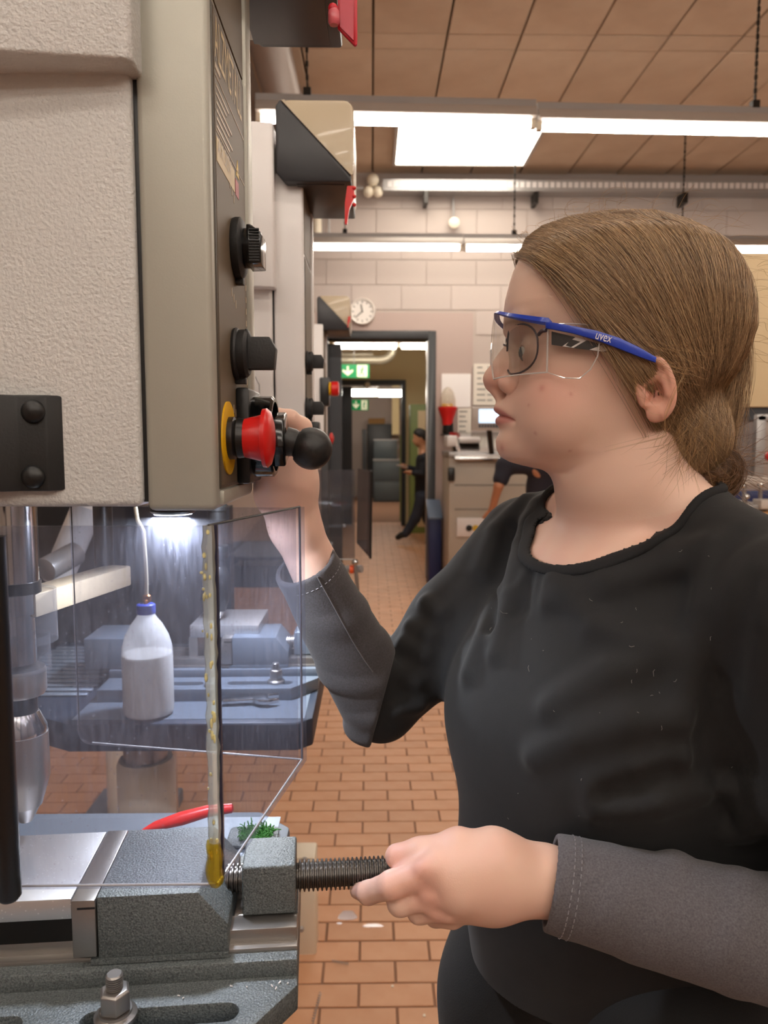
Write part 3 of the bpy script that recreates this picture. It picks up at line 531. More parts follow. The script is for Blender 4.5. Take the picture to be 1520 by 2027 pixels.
def hood(t, hy, ox, dz, tagpx):
    a = P(547, 362, 1.2); c = P(700, 197, 1.2); x0, x1, z0, z1 = a[0]+ox, c[0]+ox, a[2]+dz, c[2]+dz; D = .186
    part(B().prism([(x, hy, z) for x, z in rrect(x0+.004, x1, z0+.004, z1, .016)], (0, D, 0)), 'cover_shell', m_beige, t, bevel=.004)
    q = B(); nf = [(x0, z1-.012), (x0+.006, z1-.003), (x0+.012, z1-.004), (x1-.004, z0+.012), (x1-.004, z0), (x0+.012, z0), (x0, z0+.014)]
    v = [(x, hy-.006, z) for x, z in nf]+[(x+(.024 if x < x0+.02 else .002)*(1 if z < z1-.05 else .2), hy+D+.004, z) for x, z in nf]; n = len(nf)
    q.add(v, [tuple(range(n)), tuple(range(2*n-1, n-1, -1))]+[(i, n+i, n+(i+1) % n, (i+1) % n) for i in range(n)]); part(q, 'cover_base', m_hood, t, bevel=.003)
    q = B().prism([(x0+.01, hy-.0085, z1-.005), (x0+.014, hy-.0085, z1-.004), (x1-.0005, hy-.0085, z0+.011), (x1-.004, hy-.0085, z0+.009)], (0, .004, 0)); part(q, 'seam_strip', m_beige, t)
    q = B(); q.box(x0+.03, x1-.014, hy+.004, hy+D-.006, z0-.0015, z0+.002); part(q, 'underside_panel', m_hoodlow, t, bevel=.001)
    if tagpx == 'tag':
        dt = .585; tg = lambda pts, d: [P(x, y, d) for x, y in pts]
        q = B().prism(tg(((668, -60), (707, -60), (707.5, 88), (702, 91), (668, 56)), dt), (0, .003, 0)); part(q, 'tag', m_tagred, t, bevel=.001)
        q = B().prism(tg(((673, -60), (700, -60), (700, 80), (673, 53)), dt-.0012), (0, .002, 0)); part(q, 'tag_field', M('tag_field', '#b8213a', .3), t)
        q = B()
        for y in (17, -45): q.sphere(P(659, y, dt-.004), .0036, 12, 8)
        part(q, 'tag_pin', m_tagred, t); q = B(); q.lathe([(.003, 0), (.0042, .002), (.0042, .009), (.003, .011)], P(661, 50, dt-.004), (0, 0, 1), 14); part(q, 'hinge_knuckle', M('clear_red', '#d0606a', .2), t)
    else:
        dt = hy-.016; q = B(); (xa, ya), h = tagpx
        q.prism([P(xa+x*h, ya+y*h, dt) for x, y in ((-.04, 0), (.14, 0), (.16, .28), (.02, .6), (-.04, 1), (-.1, 1), (-.1, .45))], (0, .006, 0))
        for i in range(3): q.sphere(P(xa+.15*h, ya+(.06+.22*i)*h, dt), .05*h*dt/F_PX, 10, 6)
        part(q, 'clip', m_red, t)
def louvers(t, Y, x0, x1, zs):
    for z in zs: part(B().prism([(x0, Y, z-.004), (x0, Y-.005, z-.003), (x0, Y, z+.004)], (x1-x0, 0, 0)), 'louver', m_white2, t)
def drill(oy, ox, label, mw, mf, first=False, dark=True, jx=-.40):
    t = thing('drill_press', label, 'drill press', (-.6+ox, .59+oy, 0), 'drill presses in a row')
    def bx(*a): return B().box(a[0]+ox, a[1]+ox, a[2]+oy, a[3]+oy, a[4], a[5])
    ZB = 1.4525; ZT = 1.905 if not first else 2.02
    part(bx(-.62, SX-.0025, .512, .75, ZB+.003, 1.94), 'head_housing', mw, t, bevel=.005, bseg=3)
    part(bx(SX, PX, .515, .675, ZB, ZT), 'front_frame', mf, t, bevel=.0045, bseg=3)
    part(bx(SX-.004, SX+.004, .519, .66, ZB+.006, ZT-.004), 'seam', m_black, t)
    zc = P(200, 147, .512)[2]; xr = P(267, 130, .5)[0]+ox
    part(B().prism([(xr, .513+oy, zc), (xr, .4945+oy, zc), (xr-.004, .4915+oy, zc), (-.62+ox, .44+oy, zc), (-.62+ox, .7+oy, zc), (xr, .7+oy, zc)], (0, 0, 1.97-zc)), 'belt_cover', mw, t, bevel=.005, bseg=3)
    part(bx(PX-.002, PX+.0012, .5265, .6485, 1.4665, 1.7835), 'panel_frame', m_panelfr, t, bevel=.0006)
    part(bx(PX-.001, PX+.0016, .529, .646, 1.469, 1.781), 'control_panel', m_panel, t)
    part(bx(PX-.002, PX+.001, .5265, .6485, 1.788, ZT-.01), 'upper_frame_tone', m_panel, t)  # brown sheet: shade and reflection on the silver frame front put into colour
    part(bx(PX-.004, PX+.004, .651, .6745, ZB+.01, ZT-.004), 'edge_trim', mf, t, bevel=.003)
    part(bx(PX-.003, PX+.003, .5285, .648, ZB+.003, 1.4655), 'lower_lip', mf, t, bevel=.0015)
    X = PX+.0016+ox
    if first or not dark: pass
    kb = knob_ribbed if first else (lambda *a: knob_wing(*a))
    if first: knob_ribbed(t, X, .594+oy, 1.643); knob_wing(t, X, .586+oy, 1.5643); estop(t, X, .5534+oy, 1.5012)
    # column, table, base
    part(B().lathe([(.055, .05), (.055, 2.0)], (-.74+ox, .63+oy, 0), (0, 0, 1), 32), 'column', m_chrome, t)
    part(bx(-1.05, -.72 if not first else -.36, .38, .86, 0, .06), 'base_plate', m_tabl, t, bevel=.01)
    c = Pz(500, 1628, 1.10); yb = .80; xr = -.085
    tb = B().prism([(q[0]+ox, q[1]+oy, 1.058) for q in ((-.43, .36), (xr-.02, .36), (xr, .38), (xr, .765), (xr-.035, yb), (-.60, yb), (-.62, .78), (-.62, .47), (-.47, .383))], (0, 0, .042)); part(tb, 'worktable', m_navy if not first else m_tabl, t, bevel=.004)  # farther tables navy: shade put into the grey-blue casting colour
    tb = B()
    part(bx(-.43, xr-.012, .375, .785, 1.0995, 1.1006), 'table_surface', m_tabl, t)
    tb = B()
    for i in range(13): tb.box(-.605+ox, -.445+ox, .475+i*.0225+oy, .486+i*.0225+oy, 1.0995, 1.105)
    part(tb, 'table_ribs', m_tabl, t, bevel=.002, bseg=1)
    part(B().lathe([(.05, .06), (.05, .93), (.046, .94)], (jx+ox, .62+oy, 0), (0, 0, 1), 32), 'jack_tube', m_cream, t)
    part(B().lathe([(.038, .92), (.038, 1.06)], (jx+ox, .62+oy, 0), (0, 0, 1), 32), 'jack_screw', m_steel, t)
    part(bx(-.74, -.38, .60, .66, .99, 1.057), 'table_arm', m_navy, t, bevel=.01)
    return t
d1 = drill(0, 0, 'large pale grey drill press nearest on the left with a textured side', m_white, m_silver, first=True)
hood(d1, .60, 0, P(560, 92, .786)[2]-P(547, 362, 1.2)[2], 'tag')
# prints on the near control panel
U_, V_ = np.array([0, 1., 0]), np.array([0, 0, 1.])
Xp = PX+.0016
lettering('ALZMETALL', (Xp, .5305, 1.7505), U_, V_, .104, .0275, m_gold, d1)
def prt(a, bq, m_, nm='panel_print', th=.0003):
    A = Px(*a, Xp); C_ = Px(*bq, Xp); y0, y1 = sorted((A[1], C_[1])); z0, z1 = sorted((A[2], C_[2])); part(B().box(Xp, Xp+th, max(y0, .53), min(y1, .645), z0, z1), nm, m_, d1)
g0 = Px(419, 303, Xp); g1 = Px(463.5, 343, Xp); g0[1] = .5312; part(B().box(Xp, Xp+.0003, g0[1], g1[1], g0[2]+.001, Px(419, 251, Xp)[2]), 'type_plate', m_gold, d1)
lettering('AX 3/SV', (Xp+.0003, g0[1]+.003, g0[2]+.007), U_, V_, (g1[1]-g0[1])*.72, .011, m_pale, d1)
g = Px(470, 352, Xp); part(B().prism([(Xp, g[1]-.006, g[2]), (Xp, g[1]+.006, g[2]), (Xp, g[1], g[2]+.013)], (.0003, 0, 0)), 'warning_triangle', m_yelp, d1)
g = Px(469, 388, Xp); part(B().box(Xp, Xp+.0003, g[1]-.007, g[1]+.007, g[2]-.001, g[2]+.011), 'red_label', m_pinkp, d1)
k = B(); zl = Px(419, 251, Xp)[2]
for i in range(6):
    z = zl+.006+i*.0052; k.box(Xp, Xp+.0003, .533, .533+random.uniform(.035, .06), z, z+.0018)
k.box(Xp, Xp+.0003, .531, .643, zl+.0032, zl+.004); k.box(Xp, Xp+.0003, .531, .643, zl+.0385, zl+.0393); k.box(Xp, Xp+.0003, .531, .548, zl+.043, zl+.0465)
for z in (1.605, 1.682, 1.52):
    for i in range(3): k.box(Xp, Xp+.0003, .578+i*.008, .5795+i*.008, z-.003*i, z+.006-.003*i)
for i in range(9): k.box(Xp, Xp+.0003, .641, .644, 1.545+i*.0095, 1.5495+i*.0095)
part(k, 'small_prints', m_pale, d1, kind='stuff')
# lever hub with ball handle
hub = thing_part('feed_lever_hub', d1); HY, HZ = .617, 1.5025
part(B().box(Xp, Xp+.010, HY-.030, HY+.03, HZ-.036, HZ+.037), 'back_plate', m_black, hub, bevel=.002)
part(B().lathe([(.031, .006), (.032, .010), (.032, .0245), (.030, .0262), (.0275, .0262), (.0275, .0215), (.01, .0215)], (Xp, HY, HZ), (1, 0, 0), 48), 'hub_ring', m_blackg, hub)
part(B().lathe([(.0222, .020), (.0222, .0345), (.0205, .0355)], (Xp, HY-.006, HZ-.002), (1, 0, 0), 6, off=.26), 'hex_boss', m_blackg, hub, bevel=.0008)
bc = P(616, 888, HY-.006); hx = np.array([Xp+.034, HY-.006, HZ-.003]); ax = nrm(bc-hx); Lb = np.linalg.norm(bc-hx)
part(B().lathe([(.0112, 0), (.0112, Lb*.3), (.0102, Lb*.42), (.0125, Lb*.6)]+[(.0168*math.sin(a), Lb-.0168*math.cos(a)) for a in np.linspace(.85, 3.1, 14)], hx, ax, 40), 'ball_knob', m_rubber, hub)
# hinge bracket of the guard, left edge
q0 = P(-60, 970, .505); q1 = P(122, 970, .505); zt = P(60, 782, .505)[2]; zb = P(60, 972, .505)[2]; xa = P(38, 900, .505)[0]; xb = P(96, 900, .505)[0]
gb = thing_part('guard_hinge', d1)
part(B().prism([(q0[0], .512, zb), (q0[0], .486, zb), (xa-.006, .499, zb), (xa, .5035, zb), (xb, .5035, zb), (q1[0], .512, zb)], (0, 0, zt-zb)), 'bracket', m_blackm, gb, bevel=.0012)
for y in (815, 944):
    c = P(66, y, .5035); part(B().lathe([(.0077, 0), (.0077, .001), (.0068, .0032), (.004, .0048), (.0001, .0053)], c, (0, -1, 0), 28), 'dome_bolt', m_black, gb)
# work lamp below the head
wl = thing_part('work_lamp', d1)
lc = np.array([-.155, .60, 1.449])
part(B().lathe([(.016, 0), (.018, .002), (.018, .008), (.012, .0095)], lc-(0, 0, .006), (0, 0, 1), 24), 'lamp_ring', m_black, wl); part(B().lathe([(.0145, 0), (.0145, .001)], lc-(0, 0, .0068), (0, 0, 1), 24), 'lamp_lens', m_work, wl)
def arealamp(loc, size, watts, col, par=None, name='work_light', tilt=(0, 0, 0)):
    la = bpy.data.lights.new(name, 'AREA'); la.shape = 'DISK'; la.size = size; la.energy = watts; la.color = col; o = bpy.data.objects.new(name, la); COL.objects.link(o); o.location = tuple(loc); o.rotation_euler = tilt; return o
arealamp(lc-(0, 0, .009), .03, LAMP_W, (.86, .92, 1.0))
# spindle and depth stop of the near drill
s0 = P(30, 1150, .587); spindle(d1, s0[0], .587, 1.4525)
a0 = P(42, 1198, .587); a1 = P(236, 1147, .72); ah = .0095
dv = nrm((a1[0]-a0[0], a1[1]-a0[1], 0)); nv = np.cross(dv, (0, 0, 1)); zc = a0[2]; L = np.linalg.norm((a1-a0)[:2])
part(B().obox((a0+a1)/2*[1, 1, 0]+[0, 0, zc], dv, nv, (0, 0, 1), L/2, .013, ah), 'depth_stop_arm', m_beige, d1, bevel=.002)
part(B().lathe([(.003, 0), (.003, .001)], P(229, 1153, .70), (0, -1, 0), 14), 'arm_screw', m_black, d1)
rr = P(206, 1100, .722); part(B().lathe([(.0088, zc), (.0088, 1.46)], (rr[0], rr[1], 0), (0, 0, 1), 20), 'depth_rod', m_black, d1)
for r_, za, zb_, xo in ((.0235, 1.345, 1.385, .006), (.0195, 1.322, 1.35, .004)): part(B().lathe([(r_, za), (r_, zb_)], (s0[0]+xo, .587, 0), (0, 0, 1), 28, cap=False), 'clear_sleeve', m_sleeve, d1)
# acrylic guard of the near drill
FY = .455; A_ = P(24, 1040, FY); Bt = P(412, 1040, FY); zt = Bt[2]; Bb = P(412, 1750, FY)
r_ = ray(592, 1004); tC = (zt-.0004-CAM_Z)/r_[2]; Ct = _C+r_*tC; Cb = P(598, 1503, Ct[1]); Ct = np.array([Cb[0], Ct[1], zt])
Dd = .605; Dt = P(141, 1005, Dd); Db = P(158, 1470, Dd)
gd = thing_part('safety_guard', d1); TH = .004
def sheet(pts, nm, m_, th=TH):
    p = np.asarray(pts); n = nrm(np.cross(p[1]-p[0], p[2]-p[0])); return part(B().prism(pts, n*th), nm, m_, gd)
zb = Bb[2]; fl = P(14, 1760, FY)
sheet([(fl[0], FY, zb), (Bt[0], FY, zb), (Bt[0], FY, zt), (fl[0], FY, zt)], 'front_sheet', m_acryl)
sheet([(Bt[0]+.001, FY+.004, zb), (Cb[0], Cb[1], Cb[2]), (Cb[0], Cb[1], zt), (Bt[0]+.001, FY+.004, zt)], 'side_sheet', m_acryl)
rc = [Db+np.array([.012*(1-math.cos(a))*.8, 0, .012*(1-math.sin(a))]) for a in np.linspace(0, 1.57, 6)]
sheet([(Dt[0], Dd, zt-.001)]+rc+[(Cb[0]-.003, Cb[1]+.002, Cb[2]), (Cb[0]-.003, Cb[1]+.002, zt-.001)], 'back_sheet', m_acryl)
def edge(a, c, r=.0013, m_=None): part(B().tube([a, c], r, 6), 'sheet_edge', m_ or m_edge, gd)
edge((Cb[0], Cb[1], Cb[2]), (Cb[0], Cb[1], zt), .0010, M('dark_edge', '#6f6f7a', .2, spec=.8)); edge((Bt[0]+.001, FY, zb), Cb, .0009); edge((fl[0], FY, zb), (Bt[0], FY, zb), .0008); edge((Bt[0], FY, zt), (Cb[0], Cb[1], zt), .0008, m_dsteel); edge(Db+(.01, 0, 0), Cb, .0006); edge((Dt[0], Dd, zt), Db+(0, 0, .01), .0005, m_dsteel)
# glued corner rod
cr = np.array([Bt[0], FY, zb]); q = B(); n_ = 34; rng = np.random.default_rng(4)
pts = [(cr[0]+.0002*rng.normal(), FY, zb+.004+(zt-zb-.004)*i/n_) for i in range(n_+1)]
q.tube(pts, [.0038*(1+.10*rng.normal()) for _ in pts], 8); part(q, 'corner_joint', clear('corner_plastic', '#f0f0e8', .38, '#d9d8cc', refl=1.5), gd)
part(B().box(cr[0]+.0018, cr[0]+.0048, FY+.002, FY+.0055, zb+.004, zt), 'corner_strip', M('dark_blue_strip', '#2a2c42', .2), gd)
q = B(); rng = np.random.default_rng(5)
for i in range(36):
    f = rng.random(); z = zb+.02+(zt-zb-.022)*f; q.sphere((cr[0]+rng.uniform(-.004, .002), FY-.0032, z), rng.uniform(.0006, .0013), 6, 4, (1, 1, rng.uniform(1, 3.5)))
part(q, 'glue_drops', M('pale_glue', '#d8d29a', .2, coat=.5), gd, kind='stuff')
q = B(); pts = [(cr[0]-.0005+.0006*math.sin(i), FY, zb-.001+i*.0024) for i in range(13)]; q.tube(pts, [.003, .0047, .0053, .0055, .0054, .0052, .0052, .005, .005, .0048, .0047, .0046, .0042], 12); part(q, 'glue_blob', clear('amber_glue', '#f2dd70', .22, '#e6c93c', refl=2.5), gd)
# black guard post at the left edge
pc = P(0, 1400, .442); part(B().lathe([(.0001, P(0, 1782, .442)[2]), (.005, P(0, 1781, .442)[2]), (.0072, P(0, 1772, .442)[2]), (.0072, P(0, 1062, .442)[2])], (pc[0], .442, 0), (0, 0, 1), 20), 'guard_post', m_black, gd)
part(B().tube([(pc[0]-.004, .442, 1.30), (pc[0]-.06, .442, 1.32), (pc[0]-.06, .442, 1.435), (pc[0]-.06, .53, 1.447), (pc[0]-.06, .53, 1.46)], .005, 10), 'post_holder', m_black, gd)

# ---- second and third drill
d2 = drill(.70, 0, 'white drill press standing second in the row', m_white2, m_white2)
hood(d2, 1.2, 0, 0, ((690, 368), 75))
louvers(d2, .70+.4935-.010, SX-.06, SX-.028, [P(505, y, 1.19)[2] for y in (419, 436, 453, 470, 487, 540)])
Xq = PX+.0016
for y, fn in ((716, knob_ribbed), (808, knob_wing)):
    q = Px(607, y, Xq); (knob_wing)(d2, Xq, q[1], q[2], .88)
q = Px(607, 850, Xq); part(B().box(Xq, Xq+.02, q[1]-.01, q[1]+.03, q[2]-.02, q[2]+.012), 'lever_hub', m_black, d2, bevel=.002)
q = P(500, 752, 1.205); part(B().tube([q, q+(.006, -.012, .004), q+(.012, -.012, -.008), q+(.012, -.012, -.04)], .0012, 6), 'hook', m_zinc, d2)
s2 = P(430, 1100, 1.28); spindle(d2, s2[0], 1.28, 1.4525, dark=True); arealamp((-.2, 1.16, 1.44), .05, LAMP_W*3, (.86, .92, 1.0))
q = B(); q.lathe([(.02, 0), (.022, .003), (.022, .011), (.014, .013)], (-.2, 1.16, 1.4435), (0, 0, 1), 20); part(q, 'work_lamp', m_black, d2)
pp = [P(268, 1004, 1.12), P(272, 1030, 1.115), P(284, 1052, 1.11), P(288, 1110, 1.105), P(290, 1150, 1.105), P(290, 1182, 1.105)]; part(B().tube(pp, .0028, 8), 'coolant_pipe', m_pipe, d2); part(B().lathe([(.006, 0), (.006, .008), (.004, .01)], P(291, 1190, 1.105), (0, 0, 1), 14), 'pipe_nozzle', m_copper, d2)
for a, c, m_, w_ in (((175, 1000), (112, 1150), m_white2, .03), ): part(B().tube([P(*a, 1.5), P(*c, 1.5)], w_, 12), 'feed_arm', m_, d2)
part(B().tube([P(90, 1128, 1.35), P(150, 1095, 1.42)], .022, 20), 'feed_motor', m_zinc, d2, bevel=.002); part(B().box(-.75, -.3, 1.62, 1.66, .98, 1.36), 'rear_guard', m_dark, d2)
d3 = drill(2.235, -.065, 'white drill press standing third in the row, smallest and farthest', m_white2, m_white2, jx=-.9)
hood(d3, 2.765, P(693, 600, 2.765)[0]-P(700, 300, 1.2)[0], 0.0, ((690, 626), 22))
q = P(650, 770, 2.75); part(B().box(q[0]-.03, q[0]+.003, 2.74, 2.80, q[2]-.06, q[2]+.04), 'switch_box', m_black, d3, bevel=.004)
st = thing_part('emergency_stop', d3)
for r_, x0, x1, mm in ((.024, 0, .008, m_yellow), (.0255, .008, .035, m_red)): part(B().lathe([(r_*.9, x0), (r_, x0+.002), (r_, x1-.004), (r_*.8, x1)], (q[0]+.003, 2.74, q[2]), (1, 0, 0), 28), 'button', mm, st)
q = P(652, 868, 2.7); part(B().lathe([(.012, 0), (.02, .004), (.02, .01), (.006, .016)], q, (1, 0, 0), 20), 'red_lever_cap', m_red, d3)
g3 = thing_part('safety_guard', d3)
z0, z1 = P(650, 1106, 2.5)[2], P(650, 930, 2.5)[2]; xa, xb = P(600, 1000, 2.5)[0], P(702, 1000, 2.5)[0]
part(B().box(xa, xb, 2.5, 2.506, z0, z1), 'front_sheet', m_acrylclean, g3)
c1 = P(708, 928, 2.58); c2 = P(735, 932, 2.36); c3 = P(733, 1106, 2.36); c4 = P(706, 1075, 2.58)
part(B().prism([c1, c2, c3, c4], (.004, .004, 0)), 'side_sheet', clear('smoky_acrylic', '#a8a2a4', .3, '#8f8a8c'), g3)
part(B().tube([c2, c3], .004, 6), 'sheet_edge', m_dsteel, g3); q = P(682, 1041, 2.5); part(B().lathe([(.007, 0), (.005, .006)], q, (0, -1, 0), 12), 'guard_screw', m_chrome, g3)
part(B().tube([P(630, 1106, 2.49), P(706, 1108, 2.49)], .002, 6), 'sheet_edge', m_edge, g3)

# ================================================================ vises
def vise(O, yaw, label, full=True, paint=m_hammer):
    c, s = math.cos(yaw), math.sin(yaw); R = np.array([[c, s, 0], [-s, c, 0], [0, 0, 1.]]); O = np.asarray(O, float)
    t = thing('machine_vise', label, 'vise', O+np.array([-.1, 0, -.066])@R, 'machine vises bolted to drill tables'); bb = lambda: B(O, R)
    ZJ = .016
    part(bb().prism([(-.104, -.047, -.030), (-.104, -.047, ZJ), (-.034, -.047, ZJ), (-.0137, -.047, -.009), (-.0137, -.047, -.030)], (0, .094, 0)), 'moving_jaw', paint, t, bevel=.0016, bseg=2)
    part(bb().box(-.109, -.0138, -.0475, -.044, -.0335, -.0295), 'jaw_foot', paint, t)
    part(bb().box(-.1205, -.1045, -.0485, .0485, -.027, ZJ-.001), 'jaw_plate', m_steel, t, bevel=.0006)
    part(bb().box(-.1165, -.1045, -.0488, -.0475, ZJ-.0075, ZJ-.006), 'jaw_slot', m_black, t)
    part(bb().box(-.0062, .0335, -.0215, .0215, -.0205, .018), 'nut_block', paint, t, bevel=.002, bseg=3)
    part(bb().box(-.30, .0345, -.036, -.0185, -.0335, -.0212), 'slide_rail', m_steel, t, bevel=.0006); part(bb().box(-.30, .0345, .0185, .036, -.0335, -.0212), 'slide_rail', m_steel, t, bevel=.0006)
    part(bb().box(-.30, -.0062, -.0185, .0185, -.05, -.033), 'bed_floor', m_dsteel, t); part(bb().box(-.006, .0345, -.0185, .0185, -.05, -.0207), 'bed_end', paint, t)
    part(bb().box(-.30, .035, -.0425, .0425, -.0365, -.0315), 'lower_rail', m_steel, t, bevel=.0005)
    part(bb().prism([(-.30, -.0525, -.0345), (.0352, -.0525, -.0345), (.0352, .0525, -.0345), (-.30, .0525, -.0345)], (0, 0, -.0135)), 'base_body', paint, t, bevel=.0015)
    fz = -.047; ft = .019
    sl = lambda u0, u1, v, r: [(u1+r*math.sin(a), v-r*math.cos(a), fz) for a in np.linspace(0, math.pi, 9)]+[(u0-r*math.sin(a), v+r*math.cos(a), fz) for a in np.linspace(0, math.pi, 9)]
    out = [(-.30, -.112, fz), (-.004, -.112, fz), (.0352, -.062, fz), (.0352, .062, fz), (-.004, .112, fz), (-.30, .112, fz)]
    holes = [sl(-.098, -.012, -.083, .0085), sl(-.24, -.152, -.083, .0085), sl(-.098, -.012, .083, .0085), sl(-.24, -.152, .083, .0085)]
    part(holed(bb(), out, holes, (0, 0, -ft)), 'base_flange', paint, t, bevel=.0012, bseg=2, ang=30)
    part(bb().lathe([(.009, 0), (.012, .004), (.011, .0075)], (-.128, -.097, fz-.002), (0, 0, 1), 20), 'flange_lug', paint, t)
    part(bb().box(-.34, -.262, -.047, .047, -.034, ZJ), 'fixed_jaw', paint, t, bevel=.0016)
    # screw: real ridges
    q = bb(); pr_ = []; p = .0034; u = -.02; rc_, rr_ = .0116, .0093
    while u < .15: pr_ += [(rr_, u), (rr_, u+p*.25), (rc_, u+p*.42), (rc_, u+p*.72), (rr_, u+p*.9)]; u += p
    pr_ += [(.0085, u), (.0085, u+.02)]
    q.lathe(pr_, (0, 0, -.0033), (1, 0, 0), 28); part(q, 'screw', m_screw if full else m_steel, t, ang=25)
    bolts = ((-.0835, -.083), ) if full else ((-.03, -.083), )
    for bu, bv in bolts:
        k = thing_part('clamp_bolt', t)
        part(bb().lathe([(.0135, 0), (.0138, .001), (.0138, .0035), (.0125, .0042), (.0108, .0052), (.0105, .0068)], (bu, bv, fz), (0, 0, 1), 32), 'washer', m_steel, k)
        part(bb().lathe([(.0088, .0066), (.0104, .0078), (.0104, .020), (.0088, .0215)], (bu, bv, fz), (0, 0, 1), 6, off=.3), 'hex_nut', m_steel, k, bevel=.0005)
        q = bb(); pr_ = [(.0048, .0)]
        for i in range(7): z = .0215+i*.0014; pr_ += [(.0042, z), (.0043, z+.0002), (.0055, z+.0006), (.0055, z+.0009)]
        pr_ += [(.0045, .0318)]; q.lathe(pr_, (bu, bv, fz), (0, 0, 1), 20); part(q, 'stud', m_steel, k, ang=25)
    return t, bb
VO = np.array([-.092, .565, 1.1667])
v1, vb = vise(VO, math.radians(4.2), 'grey hammer-painted machine vise in the foreground under the guard')
solo(vb().box(-.258, -.1212, -.046, .046, .0005, .0155), 'workpiece', m_alu, 'bright aluminium block clamped in the foreground vise', 'workpiece', bevel=.0005)
solo(vb().box(-.26, -.1215, -.038, .04, -.021, -.001), 'gap_shadow_bar', m_dsteel, 'dark support bar under the aluminium block', 'bar')  # dark bar put in for the black shadow below the block
# swarf crumbs on the flange
q = vb(); rng = np.random.default_rng(8)
for u, v in ((-.045, -.066), (-.042, -.068), (.018, -.063), (.022, -.06), (.02, -.066), (.028, -.061), (-.01, -.06), (.0, -.061)):
    d_ = nrm(rng.normal(size=3)); q.tube([(u, v, -.0465), (u+d_[0]*.0018, v+d_[1]*.0018, -.0455)], .0005, 5)
solo(q, 'metal_chips', m_white2, 'pale metal chips lying on the vise flange', 'chips', kind='stuff')
v2, vb2 = vise(VO+(-.03, .70, 0), math.radians(1), 'blue lit grey vise on the second drill table, behind the guard', False, m_tabl)
q0 = P(376, 1262, 1.24); q1 = P(512, 1262, 1.24)
t = thing('clamped_bridge', 'pale steel bridge block clamped in the second vise behind the guard', 'workpiece', ((q0[0]+q1[0])/2, 1.29, q0[2]-.03))
zt = P(440, 1238, 1.24)[2]; zl = P(440, 1262, 1.24)[2]; zf = P(440, 1305, 1.24)[2]
part(B().box(q0[0], q1[0], 1.24, 1.36, zl, zt), 'plate', m_alu, t, bevel=.001); part(B().box(q1[0]-.014, q1[0], 1.24, 1.36, zf, zl), 'leg', m_steel, t); part(B().box(q0[0]-.002, q0[0]+.012, 1.24, 1.36, zf, zl), 'leg', m_steel, t)
a = Pz(440, 1392, 1.104); c = Pz(528, 1388, 1.104); t = thing('spanner', 'open ended steel spanner lying on the second drill table', 'spanner', a); d_ = nrm(c-a); n_ = np.cross((0, 0, 1), d_)
part(B().obox((a+c)/2+(0, 0, .004), d_, n_, (0, 0, 1), np.linalg.norm(c-a)/2, .007, .003), 'shaft', m_chrome, t, bevel=.002)
hd = [c+(0, 0, .001)+d_*.022*math.cos(g)+n_*.02*math.sin(g) for g in np.linspace(.55, 5.73, 15)]+[c+(0, 0, .001)+d_*.002-n_*.008, c+(0, 0, .001)+d_*.002+n_*.008]; part(B().prism(hd, (0, 0, .007)), 'head', m_chrome, t, bevel=.001)
# wash bottle on the second table
bc = Pz(295, 1412, 1.1012); t = thing('wash_bottle', 'white translucent bottle with blue screw cap on the second drill table', 'bottle', bc)
sc_ = bc[1]/F_PX; R0 = 50*sc_; H = 198*sc_*1.0
zz = lambda y: (1412-y)*sc_
part(B().lathe([(R0*.86, 0), (R0*.97, .003), (R0, .008), (R0, zz(1290)), (R0*.97, zz(1272)), (R0*.85, zz(1250)), (R0*.62, zz(1228)), (R0*.42, zz(1215)), (R0*.34, zz(1208)), (R0*.33, zz(1202))], bc, (0, 0, 1), 40), 'body', clear('bottle_plastic', '#f8f8f6', .6, '#f2f2f0', rough=.2), t)
part(B().lathe([(R0*.84, .002), (R0*.95, .005), (R0*.975, .01), (R0*.975, zz(1287)), (R0*.2, zz(1287))], bc, (0, 0, 1), 40), 'white_fluid', m_milk, t)
part(B().lathe([(R0*.36, zz(1206)), (R0*.37, zz(1205)), (R0*.37, zz(1188)), (R0*.32, zz(1186))], bc, (0, 0, 1), 28), 'cap', m_bluecap, t); part(B().lathe([(R0*.10, zz(1186)), (R0*.09, zz(1180)), (R0*.06, zz(1178))], bc, (0, 0, 1), 14), 'cap_fitting', m_copper, t)
# third machine: vise with tommy bar handle
t = thing('tommy_bar_vise', 'far vise with a ball ended steel handle on the third drill', 'vise', P(660, 1160, 2.5)); Y3 = 2.42
a = P(620, 1127, Y3+.03); c = P(682, 1127, Y3+.03); e = P(716, 1126, Y3)
part(B().box(a[0]-.25, a[0]+.06, Y3-.02, Y3+.1, a[2]-.05, a[2]+.02), 'body', m_dark, t, bevel=.004); part(B().tube([a, c], .016, 14), 'screw', m_dsteel, t); part(B().tube([c, e], .012, 14), 'spindle_end', m_zinc, t)
part(B().tube([P(692, 1127, Y3), P(700, 1127, Y3)], .0135, 16), 'orange_ring', m_orange, t)
part(B().tube([P(703, 1114, Y3-.015), P(711, 1206, Y3-.015)], .006, 10), 'tommy_bar', m_chrome, t)
for q in ((703, 1113), (712, 1207)): part(B().sphere(P(*q, Y3-.015), .011, 14, 8), 'bar_ball', m_chrome, t)
